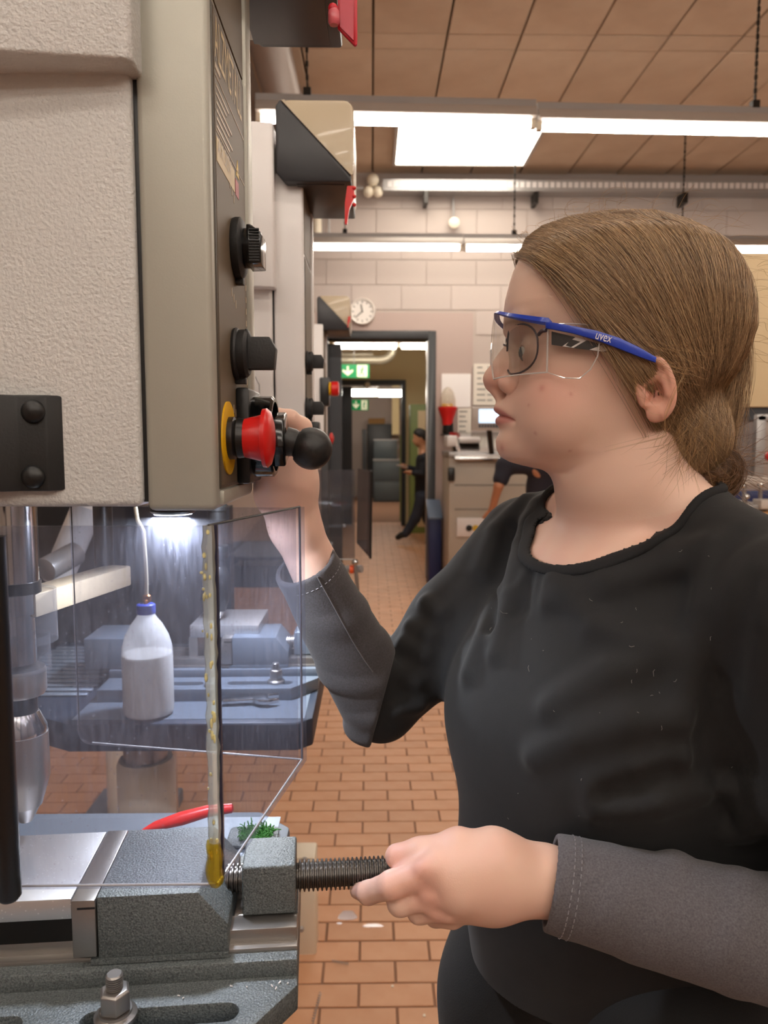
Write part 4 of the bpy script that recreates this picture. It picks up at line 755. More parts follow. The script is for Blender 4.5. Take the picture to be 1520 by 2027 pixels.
# red brush handle and scouring pad behind the near vise
t = thing('hand_brush', 'red plastic brush handle lying behind the foreground vise', 'brush', Pz(360, 1650, 1.104))
a = P(275, 1648, .69); b_ = P(360, 1620, .70); c = P(462, 1599, .71)
cv = [a, a*.62+b_*.38+(0, 0, .001), b_, b_*.5+c*.5+(0, 0, .002), c*.97+b_*.03, c]; part(B().tube(cv, [.001, .0045, .0065, .0056, .0045, .0022], 14), 'handle', m_redb, t)
q = B(); rng = np.random.default_rng(3)
for i in range(90):
    f = rng.random(); p = a*(1-f)*.8+b_*(f*.8+.2)+(0, 0, 0); p = np.array([p[0]*.5+(a*.6+b_*.4)[0]*.5, p[1]+.004, 1.112]); q.tube([p+rng.normal(size=3)*.004, p+(rng.normal()*.004, rng.normal()*.004, -.010)], .0006, 4)
part(q, 'bristles', m_black, t, kind='stuff')
pc = Pz(510, 1653, 1.106); q = B(); rng = np.random.default_rng(13)
for i in range(420):
    p = pc+np.array([rng.uniform(-.016, .013), rng.uniform(-.010, .014), 0]); d_ = rng.normal(size=3)*.0022; q.tube([p, p+d_+(0, 0, .002), p+d_*1.5+(0, 0, .001)], .0006, 4)
t = thing('scouring_pad', 'green scouring pad in a grey tray behind the vise nut block', 'pad', pc); part(q, 'fibres', m_greenb, t, kind='stuff'); part(B().prism([tuple(pc+np.array([x, y, -.004])) for x, y in rrect(-.03, .02, -.018, .02, .006)], (0, 0, .003)), 'tray', m_hammer, t, bevel=.001)
# cream post with yellow foot
Yp = 2.12; X0, X1, Z0, Z1 = yface(560, 1698, 626, 1898, Yp); t = thing('cream_post', 'cream painted steel post with yellow foot beside the vise screw', 'post', ((X0+X1)/2, Yp+.04, 0))
part(B().box(X0, X1, Yp, Yp+.09, Z0, Z1), 'post', m_cream, t, bevel=.008)
fq = P(592, 1905, Yp+.02); part(B().lathe([(.03, -.02), (.046, -.012), (.05, 0), (.046, .01), (.03, .015)], (P(598, 1900, Yp+.04)[0], Yp+.05, Z0-.0), (0, 0, 1), 28), 'foot', m_yellow, t)
part(B().lathe([(.02, 0), (.02, Z0)], (P(590, 1900, Yp+.04)[0], Yp+.05, 0), (0, 0, 1), 16), 'levelling_stem', m_dsteel, t)
for x, y in ((603, 1701), (596, 1838)): part(B().lathe([(.008, 0), (.009, .004), (.006, .01)], P(x, y, Yp), (0, -1, 0), 14), 'screw', m_zinc, t)
# wet spot, shavings on the floor
q = B(); rng = np.random.default_rng(21)
def puddle(px, py, rx, ry, n=14):
    c = Pz(px, py, .0012); k = B(); k.prism([tuple(c+np.array([rx*math.cos(a)*(1+.25*math.sin(3*a+px)), ry*math.sin(a)*(1+.2*math.cos(2*a)), 0])) for a in np.linspace(0, 2*math.pi, n, endpoint=False)], (0, 0, .0008)); return k
wet = clear('clear_film_scrap', '#f2eef2', .35, '#f4eef0', rough=.08, refl=2)
for i, (x, y, rx, ry, lb) in enumerate(((688, 1812, .028, .03, 'crumpled clear film scrap on the terracotta floor tiles'), (738, 1832, .03, .011, 'smaller shiny scrap on the floor right of the film'), (672, 1828, .008, .006, 'tiny bright scrap at the corner of the film'))): solo(puddle(x, y, rx, ry), 'plastic_scrap', wet, lb, 'scrap')
def curl(x0, y0, x1, y1, n, lb):
    a = Pz(x0, y0, .005); c = Pz(x1, y1, .005); d_ = nrm(c-a); s_ = np.cross(d_, (0, 0, 1)); L = np.linalg.norm(c-a)
    solo(B().tube([a+d_*L*i/(n*8)+(s_*math.cos(i*.785)+np.array([0, 0, 1.])*math.sin(i*.785))*.003 for i in range(n*8)], .0009, 4), 'metal_shaving', m_zinc, lb, 'shaving')
curl(657, 1902, 690, 1908, 8, 'short curled metal shaving on the floor near the yellow foot'); curl(634, 1965, 618, 2026, 12, 'long curled metal shaving on the floor beside the vise corner')
for x, y, lb in ((777, 1952, 'pale chip on a tile joint below the hand'), (840, 2010, 'pale chip on the floor near the trousers')): solo(puddle(x, y, .004, .006, 7), 'floor_chip', m_cream, lb, 'chip')
# ================================================================ implicit surfaces for bodies and cloth
def seg_(p, a, b):
    ab = b-a; t = np.clip(((p-a)@ab)/max(ab@ab, 1e-12), 0, 1); return t, np.linalg.norm(p-a-t[:, None]*ab, axis=1)
class Fld:
    def __init__(s): s.it = []
    def add(s, fn, lo, hi, k=.01, op='+'): s.it.append((op, fn, k, np.asarray(lo, float)-k-.012, np.asarray(hi, float)+k+.012)); return s
    def rc(s, a, b, ra, rb, k=.01, op='+'):
        a = np.asarray(a, float); b = np.asarray(b, float)
        def fn(p): t, d = seg_(p, a, b); return d-(ra+(rb-ra)*t)
        r = max(ra, rb); return s.add(fn, np.minimum(a, b)-r, np.maximum(a, b)+r, k, op)
    def chain(s, pts, rad, k=.004, kk=.008, op='+'):
        """a limb or finger: cones joined softly, then blended in as one piece"""
        pts = [np.asarray(q, float) for q in pts]
        def fn(p):
            d = None
            for i in range(len(pts)-1):
                t, e = seg_(p, pts[i], pts[i+1]); e = e-(rad[i]+(rad[i+1]-rad[i])*t); d = e if d is None else smin(d, e, k)
            return d
        q = np.array(pts); r = max(rad); return s.add(fn, q.min(0)-r, q.max(0)+r, kk, op)
    def ell(s, c, r, R=None, k=.01, op='+'):
        c = np.asarray(c, float); r = np.asarray(r, float); R = np.eye(3) if R is None else np.asarray(R, float)
        def fn(p): q = (p-c)@R.T; k0 = np.linalg.norm(q/r, axis=1); k1 = np.linalg.norm(q/(r*r), axis=1); return k0*(k0-1)/np.maximum(k1, 1e-9)
        m = r.max(); return s.add(fn, c-m, c+m, k, op)
    def __call__(s, p, lo=None, hi=None):
        lo = p.min(0) if lo is None else lo; hi = p.max(0) if hi is None else hi; d = np.full(len(p), .08)
        for op, fn, k, l, h in s.it:
            if (l > hi).any() or (h < lo).any(): continue
            e = fn(p)
            d = smin(d, e, k) if op == '+' else (smax(d, -e, k) if op == '-' else (smax(d, e, k) if op == '&' else d+e))
        return d
def smin(a, b, k):
    if k <= 0: return np.minimum(a, b)
    h = np.maximum(k-np.abs(a-b), 0)/k; return np.minimum(a, b)-h*h*k*.25
def smax(a, b, k): return -smin(-a, -b, k)
def surfnet(f, lo, hi, h, Bk=20):
    """surface nets on the blocks that hold the surface -> vertices, quads"""
    lo = np.asarray(lo, float); N = np.ceil((np.asarray(hi)-lo)/h).astype(int)+1; nb = (N+Bk-1)//Bk
    g = np.stack(np.meshgrid(*[np.arange(Bk+1)]*3, indexing='ij'), -1).reshape(-1, 3); g3 = np.stack(np.meshgrid(*[np.linspace(0, Bk, 4)]*3, indexing='ij'), -1).reshape(-1, 3)
    S = (N+2*Bk).astype(np.int64); key = lambda c: (c[:, 0]*S[1]+c[:, 1])*S[2]+c[:, 2]
    VK, VP, Q = [], [], []; cr = np.array([(i, j, k) for i in (0, 1) for j in (0, 1) for k in (0, 1)]); ed = [(a, b) for a in range(8) for b in range(a+1, 8) if abs(cr[a]-cr[b]).sum() == 1]
    for bi in np.ndindex(*nb):
        o = np.array(bi)*Bk; pl = lo+o*h; ph = pl+Bk*h; d3 = f(pl+g3*h, pl, ph)
        if np.abs(d3).min() > Bk*h*.42: continue
        d = f(pl+g*h, pl, ph).reshape((Bk+1,)*3); s = d < 0
        if s.all() or not s.any(): continue
        cs = [s[i:i+Bk, j:j+Bk, k:k+Bk] for i, j, k in cr]; act = np.any(cs, 0) & ~np.all(cs, 0); idx = np.argwhere(act)
        dv = np.stack([d[i:i+Bk, j:j+Bk, k:k+Bk][act] for i, j, k in cr], 1); sv = dv < 0; acc = np.zeros((len(idx), 3)); cnt = np.zeros(len(idx))
        for a, b in ed:
            m = sv[:, a] != sv[:, b]; t = dv[:, a]/np.where(m, dv[:, a]-dv[:, b], 1); acc += np.where(m[:, None], cr[a]+t[:, None]*(cr[b]-cr[a]), 0); cnt += m
        VK.append(key(idx+o+1)); VP.append(pl+(idx+acc/cnt[:, None])*h)
        for ax in range(3):
            sl0 = s[:Bk, :Bk, :Bk]; sl1 = np.take(s, range(1, Bk+1), ax); sl1 = sl1[tuple(slice(0, Bk) if i != ax else slice(None) for i in range(3))]
            for inv in (0, 1):
                e = np.argwhere((sl0 & ~sl1) if inv == 0 else (~sl0 & sl1))
                if not len(e): continue
                u, v = (ax+1) % 3, (ax+2) % 3; U = np.eye(3, dtype=int)[u]; V = np.eye(3, dtype=int)[v]; c = e+o+1
                q = np.stack([key(c-U-V), key(c-V), key(c), key(c-U)], 1); Q.append(q if inv == 0 else q[:, ::-1])
    VK = np.concatenate(VK); VP = np.concatenate(VP); Q = np.concatenate(Q); so = np.argsort(VK); VK = VK[so]; VP = VP[so]
    ix = np.clip(np.searchsorted(VK, Q), 0, len(VK)-1); ok = (VK[ix] == Q).all(1); return VP, ix[ok]
def sdf_mesh(name, f, lo, hi, h, mat_, parent, colour=None, label=None, keep=None, largest=False):
    V, Q = surfnet(f, lo, hi, h)
    if keep is not None:
        kv = keep(V); m = kv[Q].all(1); Q = Q[m]; us = np.unique(Q); mp = np.zeros(len(V), int); mp[us] = np.arange(len(us)); V = V[us]; Q = mp[Q]
    if largest:                                                 # drop crumbs that are not joined to the main surface
        lb = np.arange(len(V))
        for _ in range(400):
            m = lb[Q].min(1); n_ = lb.copy(); np.minimum.at(n_, Q.ravel(), np.repeat(m, 4)); n_ = n_[n_]
            if (n_ == lb).all(): break
            lb = n_
        u, ct = np.unique(lb[Q[:, 0]], return_counts=True); Q = Q[lb[Q[:, 0]] == u[ct.argmax()]]; us = np.unique(Q); mp = np.zeros(len(V), int); mp[us] = np.arange(len(us)); V = V[us]; Q = mp[Q]
    me = bpy.data.meshes.new(name); off = WL[parent.name] if parent is not None else np.zeros(3)
    me.vertices.add(len(V)); me.vertices.foreach_set('co', (V-off).astype(np.float32).ravel()); me.loops.add(len(Q)*4); me.loops.foreach_set('vertex_index', Q.astype(np.int32).ravel())
    me.polygons.add(len(Q)); me.polygons.foreach_set('loop_start', np.arange(0, len(Q)*4, 4, dtype=np.int32)); me.update(calc_edges=True); me.validate()
    if largest or colour is not None:                           # close pin holes between blocks
        bm = bmesh.new(); bm.from_mesh(me); bmesh.ops.holes_fill(bm, edges=[e for e in bm.edges if e.is_boundary], sides=14); bm.to_mesh(me); bm.free()
    me.polygons.foreach_set('use_smooth', [True]*len(me.polygons)); me.materials.append(mat_)
    if colour is not None:
        c = np.ones((len(V), 4), np.float32); c[:, :3] = colour(V); at = me.color_attributes.new('skin_colour', 'FLOAT_COLOR', 'POINT'); at.data.foreach_set('color', c.ravel())
    o = link(name, me, parent); return tago(o, label)
def hits(f, pxs, t0=.35, t1=1.2):
    """first surface point of a field seen at each pixel"""
    out = []
    for px, py in pxs:
        r = ray(px, py); r = r/np.linalg.norm(r); t = t0
        for _ in range(90):
            d = f(np.array([_C+r*t]))[0]
            if d < .0003 or t > t1: break
            t += max(d*.7, .0004)
        out.append(_C+r*t)
    return np.array(out)
def vnoise(p, s, seed=0):
    """cheap smooth noise: a few random waves"""
    r = np.random.default_rng(seed); o = 0
    for i in range(5): k = r.normal(size=3)*s; o = o+np.sin(p@k+r.uniform(0, 6.28))
    return o/5
# ================================================================ the woman at the drill
HA = math.radians(7); HF = np.array([-math.cos(HA), math.sin(HA), 0]); HS = np.array([-math.sin(HA), -math.cos(HA), 0]); HU = np.array([0, 0, 1.]); H0 = P(1230, 700, .68)
HR = np.stack([HF, HS, HU]); h2w = lambda f, s, z: H0+(np.asarray(f)[..., None]*HF+np.asarray(s)[..., None]*HS+np.asarray(z)[..., None]*HU)*.001 if np.ndim(f) else H0+(f*HF+s*HS+z*HU)*.001
w2h = lambda p: (p-H0)@HR.T*1000          # metres -> head millimetres (forward, left, up)
tb = lambda z, xs, ys: np.interp(z, xs, ys)
ZB_ = [-104, -95, -85, -75, -65, -55, -45, -35, -20, 0, 20, 40, 60, 75, 88, 98, 106, 112]; BB_ = [18, 31, 41, 47, 51.5, 55, 58, 61, 65.5, 68.5, 70.5, 72, 70, 64, 54, 42, 26, 4]
ZF_ = [-104, -100, -98, -95.4, -91, -83.6, -76, -71, -65, -58, -52, -46, -39, -31, -20, -10, 0, 10, 20, 30, 38, 48, 62, 72, 81, 92, 100, 106, 112]
FF_ = [70, 84, 91, 98, 104, 107.4, 108.3, 107, 106, 106.3, 106.3, 106.3, 104, 97.5, 92.5, 91.5, 91.5, 93.5, 98.5, 102.2, 102.8, 101.6, 98.4, 95, 91, 82, 69, 52, 14]
ZK_ = [-104, -95, -85, -75, -65, -55, -45, -35, -20, 0, 20, 40, 60, 75, 88, 98, 106, 112]; FK_ = [45, 20, -8, -28, -42, -50, -58, -66, -80, -90, -94, -93, -89, -83, -74, -62, -42, -8]
ZC_ = [-104, -95, -75, -50, 0, 60, 112]; FC_ = [58, 50, 26, 12, 8, 6, 4]; ZN_ = [-104, -70, -45, -20, 20, 60, 112]; NN_ = [2.0, 1.95, 1.9, 2.05, 2.35, 2.3, 2.0]
def slices(q, off=0.0):
    f, s, z = q[:, 0], q[:, 1], q[:, 2]; zc = np.clip(z, -104, 111.9); n = tb(zc, ZN_, NN_); c = tb(zc, ZC_, FC_); b = tb(zc, ZB_, BB_)+off
    a = np.where(f > c, tb(zc, ZF_, FF_)-c, c-tb(zc, ZK_, FK_))+off; u = np.abs(f-c)/a; v = np.abs(s)/b
    r = np.maximum((u**n+v**n)**(1/n), 1e-4); d = np.hypot(f-c, s)*(1-1/r); d = np.where(np.hypot(f-c, s) < 1, -np.minimum(a, b), d)
    return np.maximum(d, z-(112+off))
def lE(q, c, r): q = (q-np.asarray(c))/np.asarray(r); k0 = np.linalg.norm(q, axis=1); return k0, (k0-1)*min(r)
def hE(q, c, r):
    r = np.asarray(r, float); q = q-np.asarray(c, float); k0 = np.linalg.norm(q/r, axis=1); k1 = np.linalg.norm(q/(r*r), axis=1); return k0*(k0-1)/np.maximum(k1, 1e-9)
def hC(q, a, b, ra, rb): a = np.asarray(a, float); b = np.asarray(b, float); t, d = seg_(q, a, b); return d-(ra+(rb-ra)*t)
def face(p):
    q = w2h(p); m = q.copy(); m[:, 1] = np.abs(m[:, 1]); f, s, z = m[:, 0], m[:, 1], m[:, 2]
    d = slices(q)
    d = smax(d, (q@np.array([.18, 0, -.98]))-(.18*90+.98*97.5), 9)           # underside of the jaw
    d = smin(d, hE(m, (55, 42, -38), (25, 20, 32)), 22); d = smin(d, hE(m, (62, 32, -58), (22, 20, 24)), 24)   # cheek
    d = smax(d, -hE(m, (103, 33, 1), (19, 19, 13)), 12)                       # eye socket
    d = smin(d, hC(m, (96, 12, 22), (86, 38, 25), 5, 4), 10)                  # brow
    d = smin(d, hE(m, (77.5, 31, 0), (13.6, 14.5, 12.6)), 5)                   # closed lid volume
    d = smax(d, -hE(m, (91, 31, -.5), (6, 13, 4.2)), 1.5)                      # lid opening
    d = smin(d, hC(m, (91, 0, 12), (107.5, 0, -17), 6.5, 9.0), 9)             # nose ridge
    d = smin(d, hE(m, (94, 4, -14), (14, 12, 16)), 10)
    d = smin(d, hE(m, (108.9, 0, -21.3), (11.5, 11.2, 10)), 5)
    d = smin(d, hE(m, (94.5, 14, -26.5), (12.8, 8.4, 9.6)), 2.2)
    d = smin(d, hC(m, (113, 0, -27.5), (105, 0, -37), 4.2, 4.6), 4)
    d = smax(d, -hE(m, (104, 8, -34.5), (7, 3.6, 5)), 2)
    d = smin(d, hC(m, (104, 3, -40), (104, 4, -45.5), 3, 3), 4)                # philtrum
    zm = -53.2-6.0*(s/29)**2                                                  # mouth line
    lipb = np.exp(-(s/20)**2); d = d-lipb*(3.2*np.exp(-((z-zm-5.5)/4.6)**2)+3.0*np.exp(-((z-zm+6)/4.8)**2))
    d = d+2.7*np.exp(-((z-zm)/1.5)**2)/(1+np.exp((s-28)/1.6))*np.where(f > 60, 1, 0)
    d = d+1.8*np.exp(-((z+66)/5)**2-(s/24)**2)*np.where(f > 60, 1, 0)
    d = d+1.6*np.exp(-(((s-29)/3.5)**2+((z+59)/4)**2))*np.where(f > 60, 1, 0)
    return d*.001
EC = w2h(Pn(1298, 770, H0+HS*.073, HS)); EC[1] = 73.0; ES = .84
def ear(p):
    q = w2h(p); m = q.copy(); m[:, 1] = np.abs(m[:, 1]); e = (m-EC)/ES
    a = math.radians(14); c, s_ = math.cos(a), math.sin(a); x = e[:, 0]*c-e[:, 2]*s_; z = e[:, 0]*s_+e[:, 2]*c      # tilt back
    fl = math.radians(22); y = e[:, 1]*math.cos(fl)+x*math.sin(fl)+0; x = x*math.cos(fl)-e[:, 1]*math.sin(fl); u = np.stack([x, y, z], 1)
    rr = np.hypot(x/17.5, (z-2)/29.5)
    d = hE(u, (0, 0, 2), (17.5, 4.0, 29.5))
    rim = np.hypot((rr-.88)*17.5, y-2.2)-3.1; rim = np.where((z < -14) & (x > 0), rim+4*np.minimum((-14-z)*.6, x*.6), rim); d = smin(d, rim, 3)
    d = smax(d, -hE(u, (1.5, 4.0, -3), (9.4, 6.6, 10.5)), 2); d = smax(d, -hE(u, (0, 4.8, 15), (9.5, 3.2, 8)), 3)
    d = smin(d, hC(u, (-8.5, 2.4, 10), (-9.5, 2.8, -8), 2.0, 2.6), 3); d = smin(d, hE(u, (9.5, 1.5, -5), (3.2, 4, 4.6)), 3)
    d = smin(d, hE(u, (5, .5, -23), (8, 4.2, 8)), 5); return d*.001*ES
N_ = np.array([.234, .70, 0]); TF = np.array([-.92, -.39, 0]); TL = np.array([.39, -.92, 0]); TR = np.stack([TF, TL, HU]); T = lambda f, l, z: N_+TF*f+TL*l+HU*z
SL, SR = T(-.005, .168, 1.378), T(-.005, -.160, 1.378); EL = np.array([.36, .505, 1.128]); ER = P(754, 1397, .78)
WLh = P(1078, 1742, .553); WRh = P(583, 1040, .70); CR = P(603, 1116, .705)
body = Fld()
hm = .13; body.add(face, H0-hm, H0+hm, .006)
body.add(ear, H0-hm, H0+hm, .004)
body.chain([h2w(-4, 0, -62), h2w(-2, -4, -110), T(0, -.004, 1.415)], [.050, .0525, .058], .02, .016)
torso = Fld()
torso.chain([h2w(-14, 10, -95), T(-.012, .06, 1.430), T(-.008, .125, 1.405)], [.036, .031, .036], .02, .03); torso.chain([h2w(-14, -10, -95), T(-.012, -.06, 1.430), T(-.008, -.125, 1.405)], [.036, .031, .036], .02, .03)
torso.ell(T(.0, 0, 1.32), (.088, .145, .098), TR, .04); torso.rc(T(.045, .01, 1.405), T(.03, .11, 1.410), .008, .007, .012); torso.rc(T(.045, -.01, 1.405), T(.03, -.11, 1.410), .008, .007, .012)
torso.ell(T(.01, 0, 1.12), (.085, .11, .16), TR, .05)
torso.ell(T(.022, 0, 1.385), (.062, .085, .032), TR, .03)
body.add(torso, T(0, 0, 1.25)-.32, T(0, 0, 1.25)+.32, .02)
body.rc(SL, EL, .042, .034, .03); body.rc(SR, ER, .042, .028, .03)
body.chain([EL, EL*.55+WLh*.45, WLh], [.034, .033, .0225], .02, .02); body.chain([ER, ER*.55+WRh*.45, WRh], [.028, .0275, .0215], .02, .02)
# near hand closing on the screw end
Q = P
body.chain([WLh, Q(990, 1738, .547), Q(905, 1743, .540)], [.0225, .0255, .0245], .012, .012)
body.chain([WLh, Q(975, 1700, .545), Q(870, 1716, .535)], [.018, .020, .0138], .012, .012)
body.chain([WLh, Q(975, 1773, .55), Q(897, 1788, .545)], [.018, .0180, .0145], .012, .012)
def fing(*pts, k=.0035, kk=.005): body.chain([Q(x, y, d) for x, y, d, r in pts], [r for *_, r in pts], k, kk)
fing((862, 1716, .534, .0122), (775, 1752, .532, .0098), (729, 1767, .547, .0082), (708, 1763, .563, .0062))
fing((868, 1765, .533, .0115), (792, 1787, .538, .0092), (792, 1778, .565, .0082), (830, 1752, .583, .007), kk=.003)
fing((880, 1795, .536, .0112), (830, 1803, .545, .009), (830, 1788, .572, .008), (862, 1765, .585, .007), kk=.003)
fing((895, 1812, .545, .0098), (862, 1813, .558, .0078), (865, 1795, .578, .007), (890, 1775, .585, .006), kk=.003)
fing((1010, 1703, .548, .0160), (908, 1676, .546, .0130), (832, 1688, .5475, .0102), (786, 1695, .551, .0092), k=.006, kk=.005)
for x, y, d, r in ((842, 1719, .5265, .0048), (848, 1768, .5265, .0042), (860, 1799, .531, .0045)): body.ell(Q(x, y, d), (r*1.5, r, r*1.2), None, .006)
# far hand on the feed lever
body.chain([WRh, Q(568, 955, .690), Q(566, 905, .685)], [.0225, .0262, .025], .012, .012)
body.chain([WRh, Q(540, 985, .678), Q(528, 925, .668), Q(530, 880, .662)], [.015, .0135, .0098, .0085], .008, .01)
fing((585, 880, .683, .011), (597, 846, .682, .0088), (573, 829, .670, .0078), (545, 821, .660, .0066), kk=.006)
fing((588, 905, .69, .011), (604, 880, .700, .009), (575, 862, .692, .008), (545, 860, .68, .007), kk=.004)
fing((580, 925, .70, .011), (590, 905, .712, .0088), (560, 890, .705, .008), (535, 890, .69, .007), kk=.004)
fing((570, 940, .705, .010), (575, 925, .718, .008), (550, 912, .71, .007), (530, 915, .695, .006), kk=.004)
SKIN = np.array(lin('#e8c4b0')[:3]); BLUSH = np.array(lin('#dc9486')[:3]); LIP = np.array(lin('#bd6a66')[:3]); EAR_ = np.array(lin('#d98e74')[:3]); INNER = np.array(lin('#a5584c')[:3])  # INNER: redder mouth line and ear hollow, with recess shade put in
def skincol(V):
    q = w2h(V); f, s, z = q[:, 0], np.abs(q[:, 1]), q[:, 2]; c = np.tile(SKIN, (len(V), 1)); near = np.linalg.norm(q, axis=1) < 150
    def mix(w, col): nonlocal c; w = np.clip(w*near, 0, 1)[:, None]; c = c*(1-w)+col*w
    mix(.42*np.exp(-(((f-66)/30)**2+((z+36)/22)**2))*(s > 12), BLUSH); mix(.42*np.exp(-(((f-113)/12)**2+((z+23)/11)**2)), BLUSH); mix(.3*np.exp(-(((f-107)/9)**2+((z+84)/8)**2)), BLUSH)
    zm = -53.2-6.0*(s/29)**2; dz = z-zm; up = 7.6*(1-(s/29)**2)+.4; lo = -9.2*(1-(s/29)**2)-.4
    w = (f > 84)/(1+np.exp((s-27)/1.2))/(1+np.exp((dz-up)/.8))/(1+np.exp((lo-dz)/.8)); mix(.8*w, LIP); mix(.8*w*np.exp(-(dz/1.3)**2), INNER)
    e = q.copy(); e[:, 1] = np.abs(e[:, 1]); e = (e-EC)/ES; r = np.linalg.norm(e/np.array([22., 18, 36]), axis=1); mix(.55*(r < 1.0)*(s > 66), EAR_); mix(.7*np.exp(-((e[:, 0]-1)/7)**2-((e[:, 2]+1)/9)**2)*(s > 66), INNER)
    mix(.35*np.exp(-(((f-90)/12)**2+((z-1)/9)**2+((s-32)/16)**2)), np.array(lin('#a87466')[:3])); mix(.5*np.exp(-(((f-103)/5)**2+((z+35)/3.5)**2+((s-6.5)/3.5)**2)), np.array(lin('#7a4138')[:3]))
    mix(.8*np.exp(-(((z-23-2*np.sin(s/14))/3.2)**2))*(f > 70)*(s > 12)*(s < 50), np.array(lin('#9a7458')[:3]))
    k0 = np.linalg.norm((np.stack([f, s, z], 1)-np.array([94.5, 14, -26.5]))/np.array([12.8, 8.4, 9.6]), axis=1); mix(.45*np.exp(-((k0-1.12)/.09)**2)*(f < 98)*(z > -36)*(z < -17), np.array(lin('#b06a5c')[:3]))  # crease shade round the nostril wing put into the skin colour
    for px, py, r in ((1072, 768, 3.0), (1046, 802, 1.4), (1059, 858, 1.6), (993, 887, 3.2), (1130, 780, 1.5), (1128, 893, 1.5)):
        h = spots[(px, py)]; d = np.linalg.norm(V-h, axis=1)*1000; c2 = np.clip(.42*np.exp(-(d/r)**2), 0, 1)[:, None]; c = c*(1-c2)+np.array(lin('#b4544e')[:3])*c2
    hn = ~near; n = vnoise(V, 60, 3); w = np.clip(.18+.22*n, 0, .45)*hn; c = c*(1-w[:, None])+np.array(lin('#e2a896')[:3])*w[:, None]
    for kx, ky, kd in ((775, 1752, .527), (715, 1765, .55), (850, 1768, .525), (862, 1802, .53), (785, 1690, .545), (834, 1722, .525)):
        d = np.linalg.norm(V-P(kx, ky, kd), axis=1)*1000; w = .33*np.exp(-(d/12)**2); c = c*(1-w[:, None])+np.array(lin('#dc8f80')[:3])*w[:, None]
    return c
_sp = [(1072, 768), (1046, 802), (1059, 858), (993, 887), (1130, 780), (1128, 893)]; spots = dict(zip(_sp, hits(body, _sp)))
m_skin = M('skin', '#e3bda6', .47, attr='skin_colour', sss=.12, bump=(900, .06), spec=.4)
wom = thing('person', 'young woman in black long-sleeved top working the nearest drill press', 'person', (.25, .68, 0))
def keepskin(V): return (V[:, 2] > 1.0)
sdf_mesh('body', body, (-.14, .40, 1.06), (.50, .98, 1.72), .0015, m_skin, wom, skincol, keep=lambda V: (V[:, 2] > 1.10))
# eyes
for sgn in (1, -1):
    c = h2w(77.5, 31*sgn, -.5); e = thing_part('eye', wom); part(B().sphere(c, .0124, 24, 16), 'eyeball', M('eye_white', '#e6e0da', .15), e)
    ax = nrm(h2w(200, 31*sgn, -25)-c); part(B().lathe([(.0062*math.cos(a), .0112+.0024*math.sin(a)) for a in np.linspace(0, 1.5, 5)], c, ax, 24), 'iris', M('iris', '#4d5a60', .1), e); part(B().lathe([(.0026, .0137), (.0001, .0139)], c, ax, 16), 'pupil', m_blackg, e)
# ---------------- clothes
ell_c = T(0, 0, 1.43)
def neckhole(p):
    q = (p-ell_c)@TR.T; x, y = (q[:, 0]-.004)/.105, (q[:, 1]+.003)/.098; r = np.hypot(x, y); return smax((r-1)*.098, (1.4455-.62*q[:, 0]-p[:, 2])/1.18, .012)
sh0 = Fld()
bt = Fld(); bt.it = list(torso.it); bt.chain([h2w(-4, 0, -62), h2w(-2, -4, -110), T(0, -.004, 1.415)], [.050, .0525, .058], .02, .022)
sh0.ell(T(.002, 0, 1.325), (.096, .152, .094), TR, .04); sh0.ell(T(-.01, 0, 1.27), (.112, .146, .145), TR, .04)
sh0.ell(T(.062, .060, 1.245), (.074, .080, .085), TR, .05); sh0.ell(T(.062, -.062, 1.245), (.072, .080, .085), TR, .05)
sh0.chain([T(.045, -.02, 1.22), T(.045, -.02, 1.10), T(.04, -.02, 1.02)], [.096, .094, .092], .03, .06)
sh0.ell(T(-.06, .05, 1.18), (.10, .115, .22), TR, .05)
sh0.ell(T(-.005, -.01, 1.08), (.105, .13, .17), TR, .06)
sh0.chain([SL, SL*.5+EL*.5+(.008, 0, 0), EL], [.056, .052, .047], .02, .03); sh0.chain([SR, SR*.5+ER*.5, ER], [.060, .050, .0355], .02, .02); sh0.rc(ER, ER+nrm(CR-ER)*.055, .0355, .0345, .01)
sh0.add(lambda p: bt(p)-.005, T(0, 0, 1.25)-.32, T(0, 0, 1.25)+.32, .008)
shirt = Fld(); shirt.it = list(sh0.it)
def folds(fld, base, lines, r=.005, k=.011, lift=.0, op='+'):
    for pts in lines:
        h = hits(base, pts); h = h+np.array([nrm(_C-q) for q in h])*lift; n = len(h); rr = [r*(.45+.55*math.sin(math.pi*(i+.5)/n)) for i in range(n)]; fld.chain(list(h), rr, .004, k, op)
folds(shirt, sh0, [[(1062, 1000), (1030, 1080), (1012, 1180), (985, 1290)], [(1080, 1010), (1060, 1090), (1040, 1180)], [(1040, 990), (985, 1050), (955, 1130)], [(1090, 1190), (1200, 1160), (1330, 1120)], [(1405, 1080), (1395, 1200), (1360, 1330), (1345, 1420)],
    [(1350, 1500), (1270, 1540), (1180, 1560)], [(1340, 1420), (1240, 1430), (1140, 1460), (1060, 1500)], [(1330, 1290), (1210, 1330), (1090, 1400)], [(1400, 1560), (1300, 1590), (1180, 1600)], [(985, 1180), (960, 1260), (930, 1330)],
    [(1100, 1150), (1180, 1240), (1300, 1270)]], .005, .020, -.0022)
folds(shirt, sh0, [[(1478, 1150), (1452, 1250), (1432, 1360), (1410, 1440), (1395, 1520)], [(1405, 1470), (1430, 1540), (1450, 1610)], [(1330, 1535), (1250, 1565), (1200, 1575)], [(1010, 1050), (990, 1140), (968, 1240)], [(1050, 1030), (1045, 1120), (1028, 1200)]], .007, .014, .0052, '-')
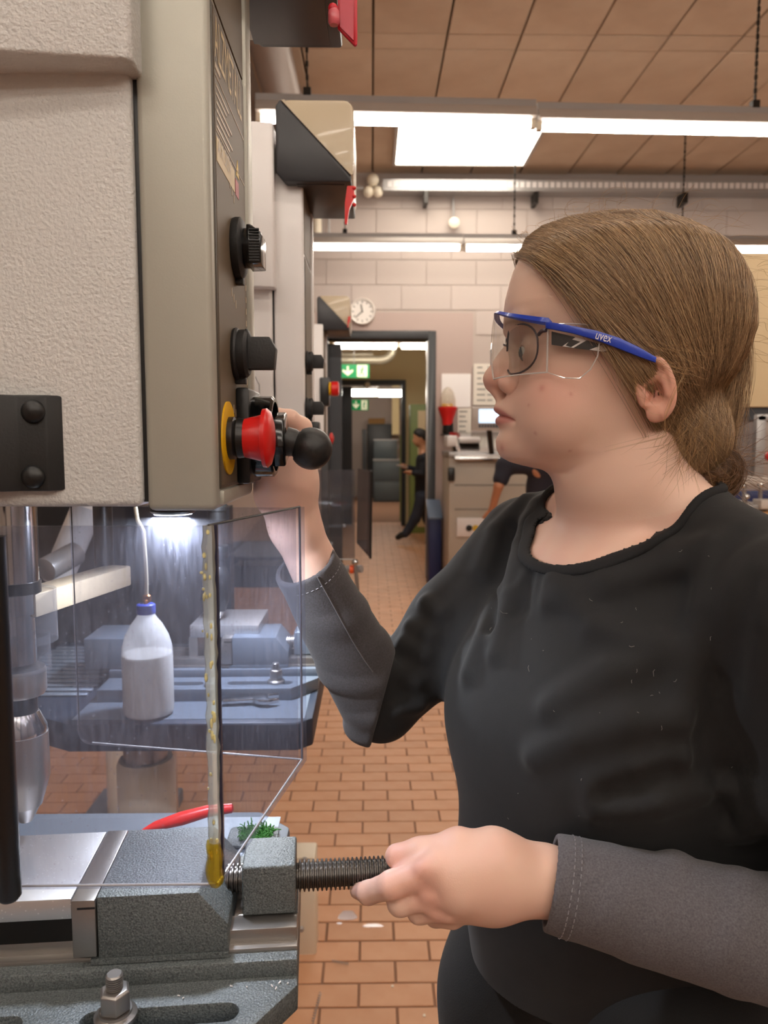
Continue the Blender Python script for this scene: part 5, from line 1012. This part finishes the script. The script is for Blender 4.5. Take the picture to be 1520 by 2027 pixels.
folds(shirt, sh0, [[(842, 1192), (872, 1212)], [(812, 1240), (850, 1258)], [(800, 1272), (838, 1296)], [(784, 1330), (822, 1350)], [(788, 1402), (828, 1396)], [(1500, 1560), (1470, 1590), (1440, 1560)], [(1520, 1600), (1470, 1640), (1440, 1650)]], .006, .014, -.0012)
shirt.add(neckhole, ell_c-.13, ell_c+.13, .003, '-'); shirt.add(lambda p: np.maximum(bt(p)-.0008, neckhole(p)-.003), T(0, 0, 1.25)-.32, T(0, 0, 1.25)+.32, .001, '-'); shirt.add(lambda p: p[:, 2]-1.485, (-9, -9, -9), (9, 9, 9), 0, '&')
def flat(p): return -(p[:, 2]-1.02)
def shirtcut(V): return V[:, 2] > 1.0
m_shirt = M('black_jersey', '#121213', .85, bump=(1500, .15), sheen=.05, var=(60, '#181819', .3))
m_trim = M('black_rib', '#121214', .9)
def sleeve_field(S, E, W, r0, r1, r2, seed, amp, npl):
    S, E, W = map(np.asarray, (S, E, W)); ax = nrm(W-E); u, v, _ = frame(ax); L = np.linalg.norm(W-E); ph = np.random.default_rng(seed).uniform(0, 6.28, 4)
    F = Fld()
    def fn(p):
        t, d = seg_(p, E, W); q = p-E; a = np.arctan2(q@v, q@u); tt = (q@ax)/L
        w = np.sin(npl*tt*6.283+1.3*np.sin(a+ph[0])+ph[1]+.8*np.sin(2*a+tt*5))+.7*np.sin(npl*1.6*tt*6.283-2.6*np.sin(a*1+ph[2])+ph[3])+.5*np.sin(2.3*a+npl*.7*tt*6.283)
        env = np.clip(.15+1.0*(1-tt)*(.6+.4*np.sin(a+ph[0])), .12, 1.0); w = np.maximum(w, -.35)
        return d-(r0+(r1-r0)*np.minimum(t*2, 1)+(r2-r1)*np.maximum(t*2-1, 0))-amp*env*w
    F.add(fn, np.minimum(E, W)-.06, np.maximum(E, W)+.06, .0)
    return F, ax
def build_shirt():
    sdf_mesh('top', shirt, (-.12, .36, .98), (.56, 1.0, 1.50), .0028, m_shirt, wom, label='black jersey top with a round neckline', keep=shirtcut, largest=True)
    col = Fld()
    def band(p): return np.hypot(neckhole(p)-.0015, np.maximum(sh0(p), -.004))-.0030
    col.add(band, ell_c-.13, ell_c+.13, 0); sdf_mesh('neckline', col, ell_c-(.13, .13, .10), ell_c+(.13, .13, .06), .0018, m_trim, wom, largest=True)
build_shirt()
m_sleeve = M('charcoal_heather', '#4b484c', .9, bump=(1200, .2), sheen=.1, var=(700, '#6a676b', .25)); m_sleeve_shade = M('charcoal_heather_shaded', '#3a3736', .9, bump=(1200, .2), sheen=.08, var=(700, '#504d51', .25))  # one cloth in two tones: the far sleeve's shade is in its colour
fw = nrm(WLh-EL); CL = WLh-fw*.004
F1, ax1 = sleeve_field(SL, EL+fw*.004, CL, .046, .0425, .0345, 5, .0034, 3.6)
def cut_end(p, c=CL, a=ax1): return (p-c)@a
F1.add(cut_end, (-9, -9, -9), (9, 9, 9), .002, '&')
def hollow(F, c, a, r, depth):                                           # open cuff around the wrist
    F.rc(c-a*depth, c+a*.05, r, r, .001, '-')
hollow(F1, CL, ax1, .0305, .018)
s1 = sdf_mesh('sleeve', F1, np.minimum(EL, CL)-.07, np.maximum(EL, CL)+.07, .0018, m_sleeve, wom, label='near charcoal forearm sleeve with a stitched cuff')
fr_ = nrm(CR-ER); F2, ax2 = sleeve_field(SR, ER-fr_*.004, CR, .0420, .0375, .0295, 9, .0030, 3.0)
def cut_end2(p): return (p-CR)@ax2
F2.add(cut_end2, (-9, -9, -9), (9, 9, 9), .002, '&'); hollow(F2, CR, ax2, .0255, .015)
nc = nrm(P(782, 1288, .77)-P(735, 1465, .78)); nc = nrm(np.cross(nc, ray(760, 1380))); nc = nc*np.sign(nc@(CR-ER)); F2.add(lambda p: -(p-P(760, 1378, .78))@nc, (-9, -9, -9), (9, 9, 9), .004, '&')
s2_ = sdf_mesh('sleeve', F2, np.minimum(ER, CR)-.07, np.maximum(ER, CR)+.07, .0018, m_sleeve_shade, wom, label='far charcoal forearm sleeve raised to the lever')
sm_ = hits(F2, [(628, 1142), (638, 1160), (648, 1178), (660, 1200), (672, 1222), (684, 1244), (696, 1266), (708, 1286), (722, 1308), (738, 1330)]); part(B().tube([q-nrm(ray(660, 1200))*.0004 for q in sm_], .0006, 5), 'sleeve_seam', M('seam_thread', '#625f60', .8), wom)
rl = np.random.default_rng(17); lp = [(rl.uniform(960, 1490), rl.uniform(1080, 1620)) for _ in range(30)]; k = B()
for q, s_ in zip(hits(shirt, lp), range(30)):
    a, c = rl.normal(size=2)*.0016; b0 = q-nrm(q-_C)*.0006; k.tube([b0, b0+_rt*a+_up*c, b0+_rt*(a*1.6+c*.4)+_up*(c*1.3-a*.5)], .00012, 4)
part(k, 'lint', M('lint', '#9a9690', .9), wom, kind='stuff')
# cuff stitching
for c, a, r, n in ((CL, ax1, .0352, 44), (CR, ax2, .0292, 40)):
    u, v, _ = frame(a); k = B()
    for off in (.012, .017):
        for i in range(n):
            g = 6.283*i/n; q = c-a*off; d1_ = u*math.cos(g)+v*math.sin(g); d2_ = u*math.cos(g+.08)+v*math.sin(g+.08); rr = r+.0012+(.0345-.0345)
            k.tube([q+d1_*rr, q+d2_*rr], .00035, 4)
    part(k, 'stitching', M('grey_thread', '#8b888c', .8), wom, kind='stuff')
# trousers
tro = Fld()
tro.ell(T(-.02, 0, .985), (.108, .155, .12), TR, .05)
tro.chain([T(.015, -.09, .98), T(.05, -.095, .72), T(.03, -.095, .45), T(.0, -.095, .08)], [.092, .095, .078, .065], .05, .03); tro.chain([T(.0, .09, .98), T(.04, .095, .72), T(.03, .095, .45), T(.0, .095, .08)], [.092, .095, .078, .065], .05, .03)
tro.ell(T(.035, -.10, .91), (.085, .08, .07), TR, .04)
def flat2(p): return p[:, 2]-1.085
tro.add(flat2, (-9, -9, -9), (9, 9, 9), .01, '&')
m_denim = M('black_denim', '#0d0d0e', .85, bump=(900, .3), sheen=.03)
sdf_mesh('trousers', tro, (-.1, .35, .04), (.6, 1.0, 1.12), .007, m_denim, wom)
for sg in (1, -1):
    a = T(-.02, .095*sg, .045); c = T(.12, .10*sg, .035); part(B().tube([a-TF*.05, a, a*.5+c*.5+(0, 0, .005), c, c+TF*.03], [.028, .042, .042, .038, .02], 16), 'shoe', m_blackm, wom)
# ---------------- hair: scalp cap, strands and bun
hl = [(1025, 519), (1056, 494), (1088, 530), (1117, 569), (1141, 597), (1176, 622), (1215, 662), (1262, 696)]
hp = w2h(hits(body, hl)); HLpts = [(float(a), float(c)) for a, _, c in hp]
HP = np.array([(96, 84)]+HLpts[1:]+[tuple(w2h(Pn(x_, y_, H0+HS*.072, HS))[[0, 2]]) for x_, y_ in ((1303, 708), (1328, 716), (1352, 748), (1352, 790), (1332, 828), (1306, 852), (1296, 880), (1318, 925), (1350, 950))]+[(-70, -118), (-120, -112), (-140, 60), (-60, 160), (70, 150)], float)
def poly2(P_, x, y):
    n = len(P_); d = np.full(len(x), 1e9); ins = np.zeros(len(x), bool)
    for i in range(n):
        a, b = P_[i], P_[(i+1) % n]; e = b-a; wx, wy = x-a[0], y-a[1]; t = np.clip((wx*e[0]+wy*e[1])/(e@e), 0, 1); d = np.minimum(d, np.hypot(wx-e[0]*t, wy-e[1]*t))
        c = (a[1] > y) != (b[1] > y); ins ^= c & (x < (b[0]-a[0])*(y-a[1])/np.where(b[1] != a[1], b[1]-a[1], 1)+a[0])
    return np.where(ins, -d, d)
HOFF = lambda f, z: np.clip(7.5-.025*f, 4.5, 9)
def haircap(p):
    q = w2h(p); off = HOFF(q[:, 0], q[:, 2]); d = slices(q, 0)-off; d = smin(d, hE(q, (-55, 0, -72), (32, 38, 38)), 14); return smax(d, poly2(HP, q[:, 0], q[:, 2])+2, 15)*.001
hc = Fld(); hc.add(haircap, H0-.15, H0+.15, 0)
BUN = h2w(-74, 2, -104); hc.ell(BUN, (.026, .030, .024), HR, .008)
m_haircap = M('hair_base', '#6a5038', .6); sdf_mesh('hair_cap', hc, H0-.15, H0+.15, .0025, m_haircap, wom)
def lifted(f, z, lift, side):
    """point of the hair surface at side-view position (f,z)"""
    n = tb(np.clip(z, -104, 111.9), ZN_, NN_); c = tb(z, ZC_, FC_); off = HOFF(f, z)+lift; b = tb(np.clip(z, -60, 111.9), ZB_, BB_)+off
    zc = np.clip(z, -104, 111.9); a = np.where(f > c, tb(zc, ZF_, FF_)-c, c-tb(zc, ZK_, FK_))+off; top = np.clip((112+off-z)/(off+1e-6), 0, 1)**.5; top = np.where(z > 112, top, 1)
    s = b*np.maximum(1-(np.abs(f-c)/a)**n, 0)**(1/n)*top
    dn = np.hypot((f+55)/(34+off*.4), (z+72)/(40+off*.4)); s2 = 44*np.sqrt(np.maximum(1-dn**2, 0))+lift; return np.maximum(s, s2)*side
def strands(n, side, seed):
    r = np.random.default_rng(seed); out = []; t = np.linspace(0, 1, 18)[None]
    u = r.random(n); prof = np.array([(92, 83), (84, 100), (70, 110), (45, 118), (10, 122), (-25, 121), (-55, 112), (-78, 96), (-93, 70), (-101, 40)], float); L = np.linspace(0, 1, len(prof))
    S = np.stack([np.interp(u, L, prof[:, 0]), np.interp(u, L, prof[:, 1])], 1)
    m = r.random(n) < .38; uu = r.random(n); hlx = np.array([(96, 84)]+HLpts[1:]); LL = np.linspace(0, 1, len(hlx)); S2 = np.stack([np.interp(uu, LL, hlx[:, 0]), np.interp(uu, LL, hlx[:, 1])], 1); S = np.where(m[:, None], S2+r.normal(size=(n, 2))*[2.0, 2.0]+[-2, 2.5], S)
    cl = r.integers(0, 240, n); rc_ = np.random.default_rng(seed+1); co = rc_.normal(size=(240, 4))
    Tg = np.stack([-72+9*r.normal(size=n)+5*co[cl, 0], -84+13*r.normal(size=n)+6*co[cl, 1]], 1)
    amt = np.where(m, -7+16*(1-uu)*0, 5+11*u); mid = (S+Tg)/2; dr = Tg-S; nn = np.stack([-dr[:, 1], dr[:, 0]], 1)/np.linalg.norm(dr, axis=1)[:, None]; nn = np.where((nn[:, :1]*(-1)+nn[:, 1:]*.8) > 0, nn, -nn)
    C_ = mid+nn*(amt+4*co[cl, 2]+5*r.normal(size=n))[:, None]
    f = (1-t)**2*S[:, :1]+2*t*(1-t)*C_[:, :1]+t*t*Tg[:, :1]; z = (1-t)**2*S[:, 1:]+2*t*(1-t)*C_[:, 1:]+t*t*Tg[:, 1:]
    wob = 1.1*np.sin(t*(5+4*r.random((n, 1)))+r.uniform(0, 6.28, (n, 1)))+1.2*np.sin(t*7+6.28*cl[:, None]/240*9); f = f+wob*.5; z = z+wob*.5
    lift = (1.2+1.0*np.abs(r.normal(size=(n, 1)))+1.6*co[cl, 3:4]*.6)*np.minimum(1, .25+t*4)
    s = lifted(f.ravel(), z.ravel(), np.repeat(lift, 1, 1).ravel() if lift.shape[1] == 18 else np.broadcast_to(lift, f.shape).ravel(), 1.0).reshape(f.shape)
    s = np.maximum(s, 1.2)+r.normal(size=(n, 1))*.4
    return np.stack([f, s*side, z], -1)
def hair_obj(name, groups, m_, parent, r0=.00022):
    hcv = bpy.data.hair_curves.new(name); o = bpy.data.objects.new(name, hcv); COL.objects.link(o); o.parent = parent; WL[o.name] = np.asarray(WL[parent.name])
    cnt = [g.shape[1] for g in groups for _ in range(g.shape[0])]; hcv.add_curves(cnt)
    pts = np.concatenate([(H0+(g.reshape(-1, 3)@HR)*.001) for g in groups])-WL[parent.name]; hcv.points.foreach_set('position', pts.astype(np.float32).ravel())
    rad = np.concatenate([np.tile(r0*np.interp(np.linspace(0, 1, g.shape[1]), [0, .08, .8, 1], [.6, 1, .9, .25]), g.shape[0]) for g in groups]); hcv.points.foreach_set('radius', rad.astype(np.float32)); hcv.materials.append(m_); return o
def hairmat(name, c1, c2):
    m = bpy.data.materials.new(name); m.use_nodes = True; n = m.node_tree.nodes; l = m.node_tree.links; b = n['Principled BSDF']; hi = n.new('ShaderNodeHairInfo'); rp = n.new('ShaderNodeValToRGB')
    rp.color_ramp.elements[0].color = lin(c1); rp.color_ramp.elements[1].color = lin(c2); l.new(hi.outputs['Random'], rp.inputs[0]); l.new(rp.outputs[0], b.inputs['Base Color']); b.inputs['Roughness'].default_value = .34; b.inputs['Specular IOR Level'].default_value = .55; return m
m_hair = hairmat('hair_strand', '#5c4530', '#cdac84'); m_hairl = hairmat('hair_loose', '#7d5f3c', '#c09a68')
hair_obj('hair', [strands(17000, 1, 1), strands(7000, -1, 2)], m_hair, wom, .00013)
# bun: strands wound round the knot
r = np.random.default_rng(6); n = 1500; t = np.linspace(0, 1, 22)[None]; a = r.uniform(0, 6.28, (n, 1))+t*r.uniform(2.5, 5, (n, 1)); lat = r.normal(size=(n, 1))*.55+.5*np.sin(t*4+r.uniform(0, 6, (n, 1)))
R1 = 1+.08*r.normal(size=(n, 1)); bun = np.stack([-74+27*R1*np.cos(a)*np.cos(lat), 2+31*R1*np.sin(lat), -104+25*R1*np.sin(a)*np.cos(lat)], -1)
tail = []
for i in range(120):
    p0 = np.array([-84+8*r.normal(), 14*r.normal(), -96+9*r.normal()]); d = np.array([-1, .3*r.normal(), .3*r.normal()]); tt = np.linspace(0, 1, 22)[:, None]; ln = r.uniform(16, 38); cv = r.normal(size=3)*14; tail.append(p0+d*ln*tt+cv*tt**2)
hair_obj('hair_bun', [bun, np.array(tail)], hairmat('bun_strand', '#4a321f', '#8f6844'), wom, .00015)
# loose flyaway hairs
fly = []; tt = np.linspace(0, 1, 20)[:, None]
prof = np.array([(92, 88), (80, 105), (50, 118), (10, 124), (-40, 121), (-75, 105), (-98, 70), (-105, 30), (-100, -5)], float)
for i in range(120):
    u = r.random()**.8; p = np.array([np.interp(u, np.linspace(0, 1, 9), prof[:, 0]), 0, np.interp(u, np.linspace(0, 1, 9), prof[:, 1])-3]); p[1] = r.normal()*22
    if abs(p[1]) > 20: p[2] -= 3
    d = nrm(np.array([p[0]-5, p[1]*.5, p[2]-20])); side = np.cross(d, nrm(r.normal(size=3))); ln = r.uniform(9, 30)*(1.3 if u < .5 else 1); b2 = np.array([-1, 0, -.4])*r.uniform(5, 30)+side*r.normal()*9
    fly.append(p+d*ln*(tt-.45*tt**2)+b2*tt**2+r.normal(size=3)*1.5*np.sin(tt*6.3))
for i in range(46):                                        # wisps in front of the ear
    k = r.random(); p = np.array([8-12*k+3*r.normal(), 71, 4+7*r.normal()]); e = np.array([4-30*r.random(), 73+4*r.random(), -28-30*r.random()]) if r.random() < .5 else np.array([-42+10*r.normal(), 86, -18+14*r.normal()])
    fly.append(p*(1-tt)+e*tt+np.array([r.normal()*7, 4, r.normal()*6-3])*np.sin(tt*3.14)+np.array([r.normal()*2.5, 1, r.normal()*2])*np.sin(tt*6.3+r.random())+[0, 1, 0])
for i in range(130):                                        # wisps at the nape
    p = np.array([-48+9*r.normal(), 52+5*r.normal(), -62+9*r.normal()]); ln = r.uniform(25, 62); d = nrm(np.array([.9*r.random()-.15, .12*r.normal(), -1])); cv = np.array([r.normal()*16, 3*r.normal(), r.uniform(0, 14)]); fly.append(p+d*ln*tt+cv*tt**2+np.array([1, 0, 0])*3*np.sin(tt*5+i))
wisp = [np.array([(-34, 80, -20), (-24, 83, -40), (-18, 82, -58), (-20, 78, -72), (-30+55, 70, -84)], float)]
for w_ in wisp:
    kx = np.linspace(0, 1, len(w_)); 
    for j in range(5): fly.append(np.stack([np.interp(tt[:, 0], kx, w_[:, c]+r.normal()*1.2) for c in range(3)], 1))
hair_obj('loose_hair', [np.array(fly)], m_hairl, wom, .00010)
# ---------------- safety goggles over prescription glasses
HP2 = lambda px, py, s: Pn(px, py, H0+HS*s*.001, HS)
gg = thing('safety_goggles', 'clear safety goggles with blue temple arms worn by the woman', 'goggles', h2w(70, 0, 0))
sv = np.linspace(-64, 64, 41); gf = lambda s: 113.5-43*np.abs(s/64)**2.9
topz = lambda s: 35-18*np.abs(s/64)**1.6
def botz(s):
    s = abs(s)
    return 5-2*(s/9)**2 if s < 9 else (3-26*min(1, (s-9)/13)**.8 if s < 24 else -23+2*(s-24)/40)
V_, F_ = [], []; nz = 9
for i, s in enumerate(sv):
    for j in range(nz): w_ = j/(nz-1); z = botz(s)*(1-w_)+topz(s)*w_; V_.append(tuple(h2w(gf(s)-2.5*w_**3, s, z)))
F_ = [(i*nz+j, (i+1)*nz+j, (i+1)*nz+j+1, i*nz+j+1) for i in range(len(sv)-1) for j in range(nz-1)]
m_lens = clear('clear_polycarbonate', '#f5f3f1', .035, '#d8d4d0', refl=1.3)
k = B(); k.add(V_, F_); part(k, 'lens', m_lens, gg)
rim = M('lens_edge', '#cfc6c0', .12, spec=.8)
m_rim = clear('lens_edge_highlight', '#f2eeec', .7, '#fbf6f2', refl=3)  # whitish tubes along the lens edges: their highlights put into the colour
ln = lambda fn: [tuple(h2w(gf(s)-2.5*w_, s, fn(s))) for s, w_ in ((s, 1 if fn is topz else 0) for s in np.linspace(-64, 64, 60))]
part(B().tube(ln(botz), .0007, 6), 'lens_edge', m_rim, gg)
sidep = {}
for sg in (1, -1):
    pl = [(70.5, 64, topz(64)), (52, 72, 16), (36, 76.5, 14), (33, 77, 10), (31.5, 77, 4), (33, 77, -10), (38, 76, -20), (46, 74, -27), (58, 70, -26), (70.5, 64, botz(64))]
    q = B(); q.add([tuple(h2w(f, s*sg, z)) for f, s, z in pl]+[tuple(h2w(54, 71*sg, -3))], [(i, (i+1) % 10, 10) for i in range(10)]); part(q, 'side_shield', m_lens, gg)
    part(B().tube([tuple(h2w(f, s*sg, z)) for f, s, z in pl]+[tuple(h2w(*[pl[0][0], pl[0][1]*sg, pl[0][2]]))], .0006, 6), 'lens_edge', m_rim, gg)
    part(B().tube([tuple(h2w(70.5, 64.2*sg, z)) for z in np.linspace(botz(64), topz(64), 6)], .0008, 6), 'lens_bend', m_rim, gg)
m_bluearm = M('blue_frame', '#1f3fb4', .3, coat=.3)
q = B(); ss = np.linspace(-62, 62, 31); pp = [h2w(gf(s)-4.5, s, topz(s)+1.2) for s in ss]; nS = len(pp); vs = []
for i, c in enumerate(pp):
    tw = 1+abs(ss[i]/66)**2*1.2
    vs += [c+HU*.0016*tw, c+HF*.0022, c-HU*.0015*tw, c-HF*.003]
q.add(vs, [(i*4+j, (i+1)*4+j, (i+1)*4+(j+1) % 4, i*4+(j+1) % 4) for i in range(nS-1) for j in range(4)]+[(0, 1, 2, 3), ((nS-1)*4+3, (nS-1)*4+2, (nS-1)*4+1, (nS-1)*4)]); part(q, 'brow_bar', m_bluearm, gg)
up = [(1080, 637), (1095, 638), (1135, 645), (1180, 654), (1225, 668), (1265, 687), (1300, 707)]; lo = [(1080, 650), (1095, 652), (1135, 660), (1180, 673), (1225, 690), (1265, 706), (1298, 718)]; sx = [66, 70, 76, 80, 83, 84, 83]
for sg in (1, -1):
    q = B(); vs = []
    for a_, c_, s_ in zip(up, lo, sx):
        A = HP2(*a_, s_); C2 = HP2(*c_, s_); A, C2 = [h2w(*(w2h(v)*[1, sg, 1])) for v in (A, C2)]; inn = -HS*sg*.003; vs += [A, C2, C2+inn, A+inn]
    q.add(vs, [(i*4+j, (i+1)*4+j, (i+1)*4+(j+1) % 4, i*4+(j+1) % 4) for i in range(len(up)-1) for j in range(4)]+[(3, 2, 1, 0), (24, 25, 26, 27)]); part(q, 'temple_arm', m_bluearm, gg, bevel=.0006)
a = HP2(1177, 671, 81); c = HP2(1208, 679.5, 83); up_ = HP2(1179, 659, 81); u_ = nrm(c-a); v_ = up_-a; v_ = v_-u_*(v_@u_); lettering('uvex', a+HS*.0009, u_, v_, np.linalg.norm(c-a), np.linalg.norm(v_), m_white2, gg, depth=.0004)
eg = thing('eyeglasses', 'thin dark framed prescription glasses worn under the goggles', 'glasses', h2w(85, 0, 0)); m_fr = M('dark_violet_frame', '#3a3038', .3); m_gl = clear('spectacle_lens', '#eef0ee', .03, refl=1.6)
for sg in (1, -1):
    th = np.linspace(0, 2*math.pi, 33)[:-1]; pts = []
    for a in th:
        cx, cz = math.copysign(abs(math.cos(a))**.8, math.cos(a)), math.copysign(abs(math.sin(a))**.8, math.sin(a)); s_ = 33+24*cx; pts.append(h2w(99.5-.0092*(s_-8)**2, s_*sg, 1+20.5*cz))
    part(B().tube(pts+[pts[0]], .0009, 6, cap=False), 'rim', m_fr, eg); q = B(); q.add([tuple(x) for x in pts]+[tuple(np.mean(pts, 0)+HF*.002)], [(i, (i+1) % 32, 32) for i in range(32)]); part(q, 'lens', m_gl, eg)
    part(B().tube([h2w(77, 56*sg, 10), h2w(75, 63*sg, 12), h2w(72, 66*sg, 12)], .0016, 8), 'hinge', m_fr, eg)
    A = [(1092, 656), (1130, 665), (1170, 676), (1210, 688), (1252, 703)]; Cc = [(1092, 682), (1130, 688), (1170, 693), (1210, 698), (1252, 709)]; sx = [65, 71, 74, 75.5, 76.5]; vs = []
    for a_, c_, s_ in zip(A, Cc, sx):
        x1, x2 = HP2(*a_, s_), HP2(*c_, s_); x1, x2 = [h2w(*(w2h(v)*[1, sg, 1])) for v in (x1, x2)]; vs += [x1, x2, x2-HS*sg*.0018, x1-HS*sg*.0018]
    q = B(); q.add(vs, [(i*4+j, (i+1)*4+j, (i+1)*4+(j+1) % 4, i*4+(j+1) % 4) for i in range(4) for j in range(4)]+[(3, 2, 1, 0), (16, 17, 18, 19)]); tm = part(q, 'temple_arm', m_blackm, eg)
    for x0, x1 in ((1125, 1147), (1178, 1205)):
        def ev(x, f, tab): return np.interp(x, [t_[0] for t_ in tab], [t_[1] for t_ in tab])
        st = []
        for x, top_ in ((x0+14, 1), (x1+14, 1), (x1-12, 0), (x0-12, 0)):
            y = ev(x, 0, A) if top_ else ev(x, 0, Cc); s_ = float(np.interp(x, [t_[0] for t_ in A], sx)); v = HP2(x, y, s_+.35); st.append(h2w(*(w2h(v)*[1, sg, 1])))
        part(B().prism(st, -HS*sg*.0008), 'white_stripe', m_white2, tm)
part(B().tube([h2w(99.5, 9, 7), h2w(102, 0, 9), h2w(99.5, -9, 7)], .001, 6), 'bridge', m_fr, eg)
# ================================================================ the two men in the background
def man(t, J, sleeves_long, cols, h=.011):
    """J: joints in world coordinates; skin, shirt, trousers and shoes grow round them"""
    sk = Fld(); hd = J['head']; fd = nrm(J['face']); R = np.stack([fd, np.cross((0, 0, 1), fd), np.array([0, 0, 1.])])
    sk.ell(hd, (.098, .076, .115), R, .02); sk.ell(hd+fd*.05-(0, 0, .06), (.05, .05, .055), R, .03); sk.ell(hd+fd*.098-(0, 0, .025), (.022, .016, .022), R, .012)
    for sg in (1, -1): sk.ell(hd+R[1]*.078*sg-(0, 0, .015), (.018, .01, .03), R, .006)
    sk.rc(hd-(0, 0, .06), J['neck'], .055, .06, .03); sk.ell(J['neck']-(0, 0, .12), (.08, .14, .12), R, .05)
    sh = Fld(); tr = Fld(); pe = J['pelvis']; nk = J['neck']
    sh.chain([nk-(0, 0, .14), nk*.5+pe*.5, pe+(0, 0, .02)], [.125, .125, .13], .06, .06); sh.chain([J['sl'], J['sr']], [.07, .07], .03, .05)
    for s in 'lr':
        a, b, c = J['s'+s], J['e'+s], J['w'+s]; d = nrm(c-b); sk.chain([a, b, c], [.042, .036, .026], .02, .02)
        sk.chain([c, c+d*.05, c+d*.085], [.027, .034, .03], .01, .012)
        side = nrm(np.cross(d, (0, .3, 1)))
        for i in range(4): o = side*(i-1.5)*.019; sk.chain([c+d*.085+o, c+d*.125+o*1.1, c+d*(.155-.008*abs(i-1.4))+o*1.1-(0, 0, .012)], [.0105, .0095, .008], .004, .006)
        sk.chain([c+d*.03-side*.03, c+d*.085-side*.055], [.013, .01], .005, .008)
        e_ = (b*.35+c*.65) if sleeves_long else a*.35+b*.65
        sh.chain([a, b, c-d*.02] if sleeves_long else [a, e_], [.065, .052, .042] if sleeves_long else [.068, .062], .02, .03)
        hp_, kn, an = J['h'+s], J['k'+s], J['a'+s]; tr.chain([hp_, kn, an], [.098, .072, .058], .04, .04)
    tr.ell(pe, (.12, .16, .13), R, .05)
    allp = np.array([v for k, v in J.items() if k != 'face']); lo, hi = allp.min(0)-.25, allp.max(0)+.25
    sdf_mesh('body', sk, lo, hi, h, M('man_skin', cols[0], .5), t); sdf_mesh('shirt', sh, lo, hi, h, cols[1], t); sdf_mesh('trousers', tr, lo, hi, h, cols[2], t)
    hr = Fld(); hr.ell(hd+(0, 0, .025)-fd*.012, (.108, .086, .108), R, .01)
    hr.add(lambda p: ((p-hd)@fd)*.9-(p[:, 2]-hd[2])*1.0-.035, hd-.3, hd+.3, .01, '&'); sdf_mesh('hair', hr, hd-.2, hd+.2, h*.8, cols[3], t)
    for s in 'lr':
        a = J['a'+s]; d = nrm(J['t'+s]-a); part(B().tube([a-d*.07, a-(0, 0, .01), a*.45+J['t'+s]*.55+(0, 0, .01), J['t'+s], J['t'+s]+d*.03], [.035, .052, .046, .04, .02], 14), 'shoe', m_blackm, t)
v3 = lambda *a: np.array(a, float)
# walking man in the middle room, facing left
Y = 11.1; g = lambda px, py, dy=0: P(px, py, Y+dy)
mn = thing('person', 'man in dark work clothes walking left through the middle room, holding a small device', 'person', (P(825, 1050, Y)[0], Y, 0))
J = dict(head=g(832, 866), face=(-1, -.1, -.25), neck=g(840, 893), pelvis=g(838, 985), sl=g(843, 906, -.17), sr=g(838, 906, .17), el=g(836, 938, -.2), er=g(834, 934, .2), wl=g(817, 936, -.12), wr=g(806, 925, .1), hl=g(836, 985, -.09), hr=g(840, 985, .09), kl=g(822, 1026, -.09), kr=g(846, 1026, .1), al=g(803, 1056, -.09), ar=g(858, 1062, .1), tl=g(787, 1064, -.09), tr=g(848, 1078, .1))
for k in J: J[k] = np.asarray(J[k], float)
m_work = M('navy_workwear', '#22242c', .8); m_workt = M('grey_blue_workwear', '#34384a', .8, var=(6, '#28303f', .2)); m_dhair = M('dark_hair', '#17120f', .6)
man(mn, J, True, ('#c08a68', m_work, m_workt, m_dhair))
q = g(796, 923, .02); solo(B().obox(q, (-1, 0, .25), (0, 1, 0), (.25, 0, 1), .085, .05, .008), 'handheld_device', m_lampgrey, 'small pale device held out by the walking man', 'device', bevel=.004)
q = g(807, 1045, -.095); k = B()
# man standing behind the woman, back to the left, arm hanging to the machine
Y = 5.9; mn2 = thing('person', 'man in navy T-shirt standing behind the woman shoulder beside the testing machine', 'person', (P(1060, 1000, Y)[0], Y, 0))
J = dict(head=g(1088, 850), face=(-.55, .8, -.3), neck=g(1078, 893), pelvis=g(1075, 1040, .1), sl=g(1000, 922, .05), sr=g(1108, 918, -.1), el=g(987, 962, .0), er=g(1118, 990, -.12), wl=g(974, 1008, .1), wr=g(1110, 1055, -.1), hl=g(1058, 1045, .1), hr=g(1095, 1045, .05), kl=g(1060, 1150, .1), kr=g(1095, 1150, .05), al=v3(0, 0, 0), ar=v3(0, 0, 0), tl=v3(0, 0, 0), tr=v3(0, 0, 0))
for k in J: J[k] = np.asarray(J[k], float)
for s, x in (('l', 1060), ('r', 1095)): b_ = J['k'+s]; J['a'+s] = v3(b_[0], b_[1]+.03, .09); J['t'+s] = J['a'+s]+v3(-.09, .13, -.045)
man(mn2, J, False, ('#b97f5f', M('navy_tshirt', '#24232e', .85), M('dark_trousers', '#25272e', .8), m_dhair), h=.009)
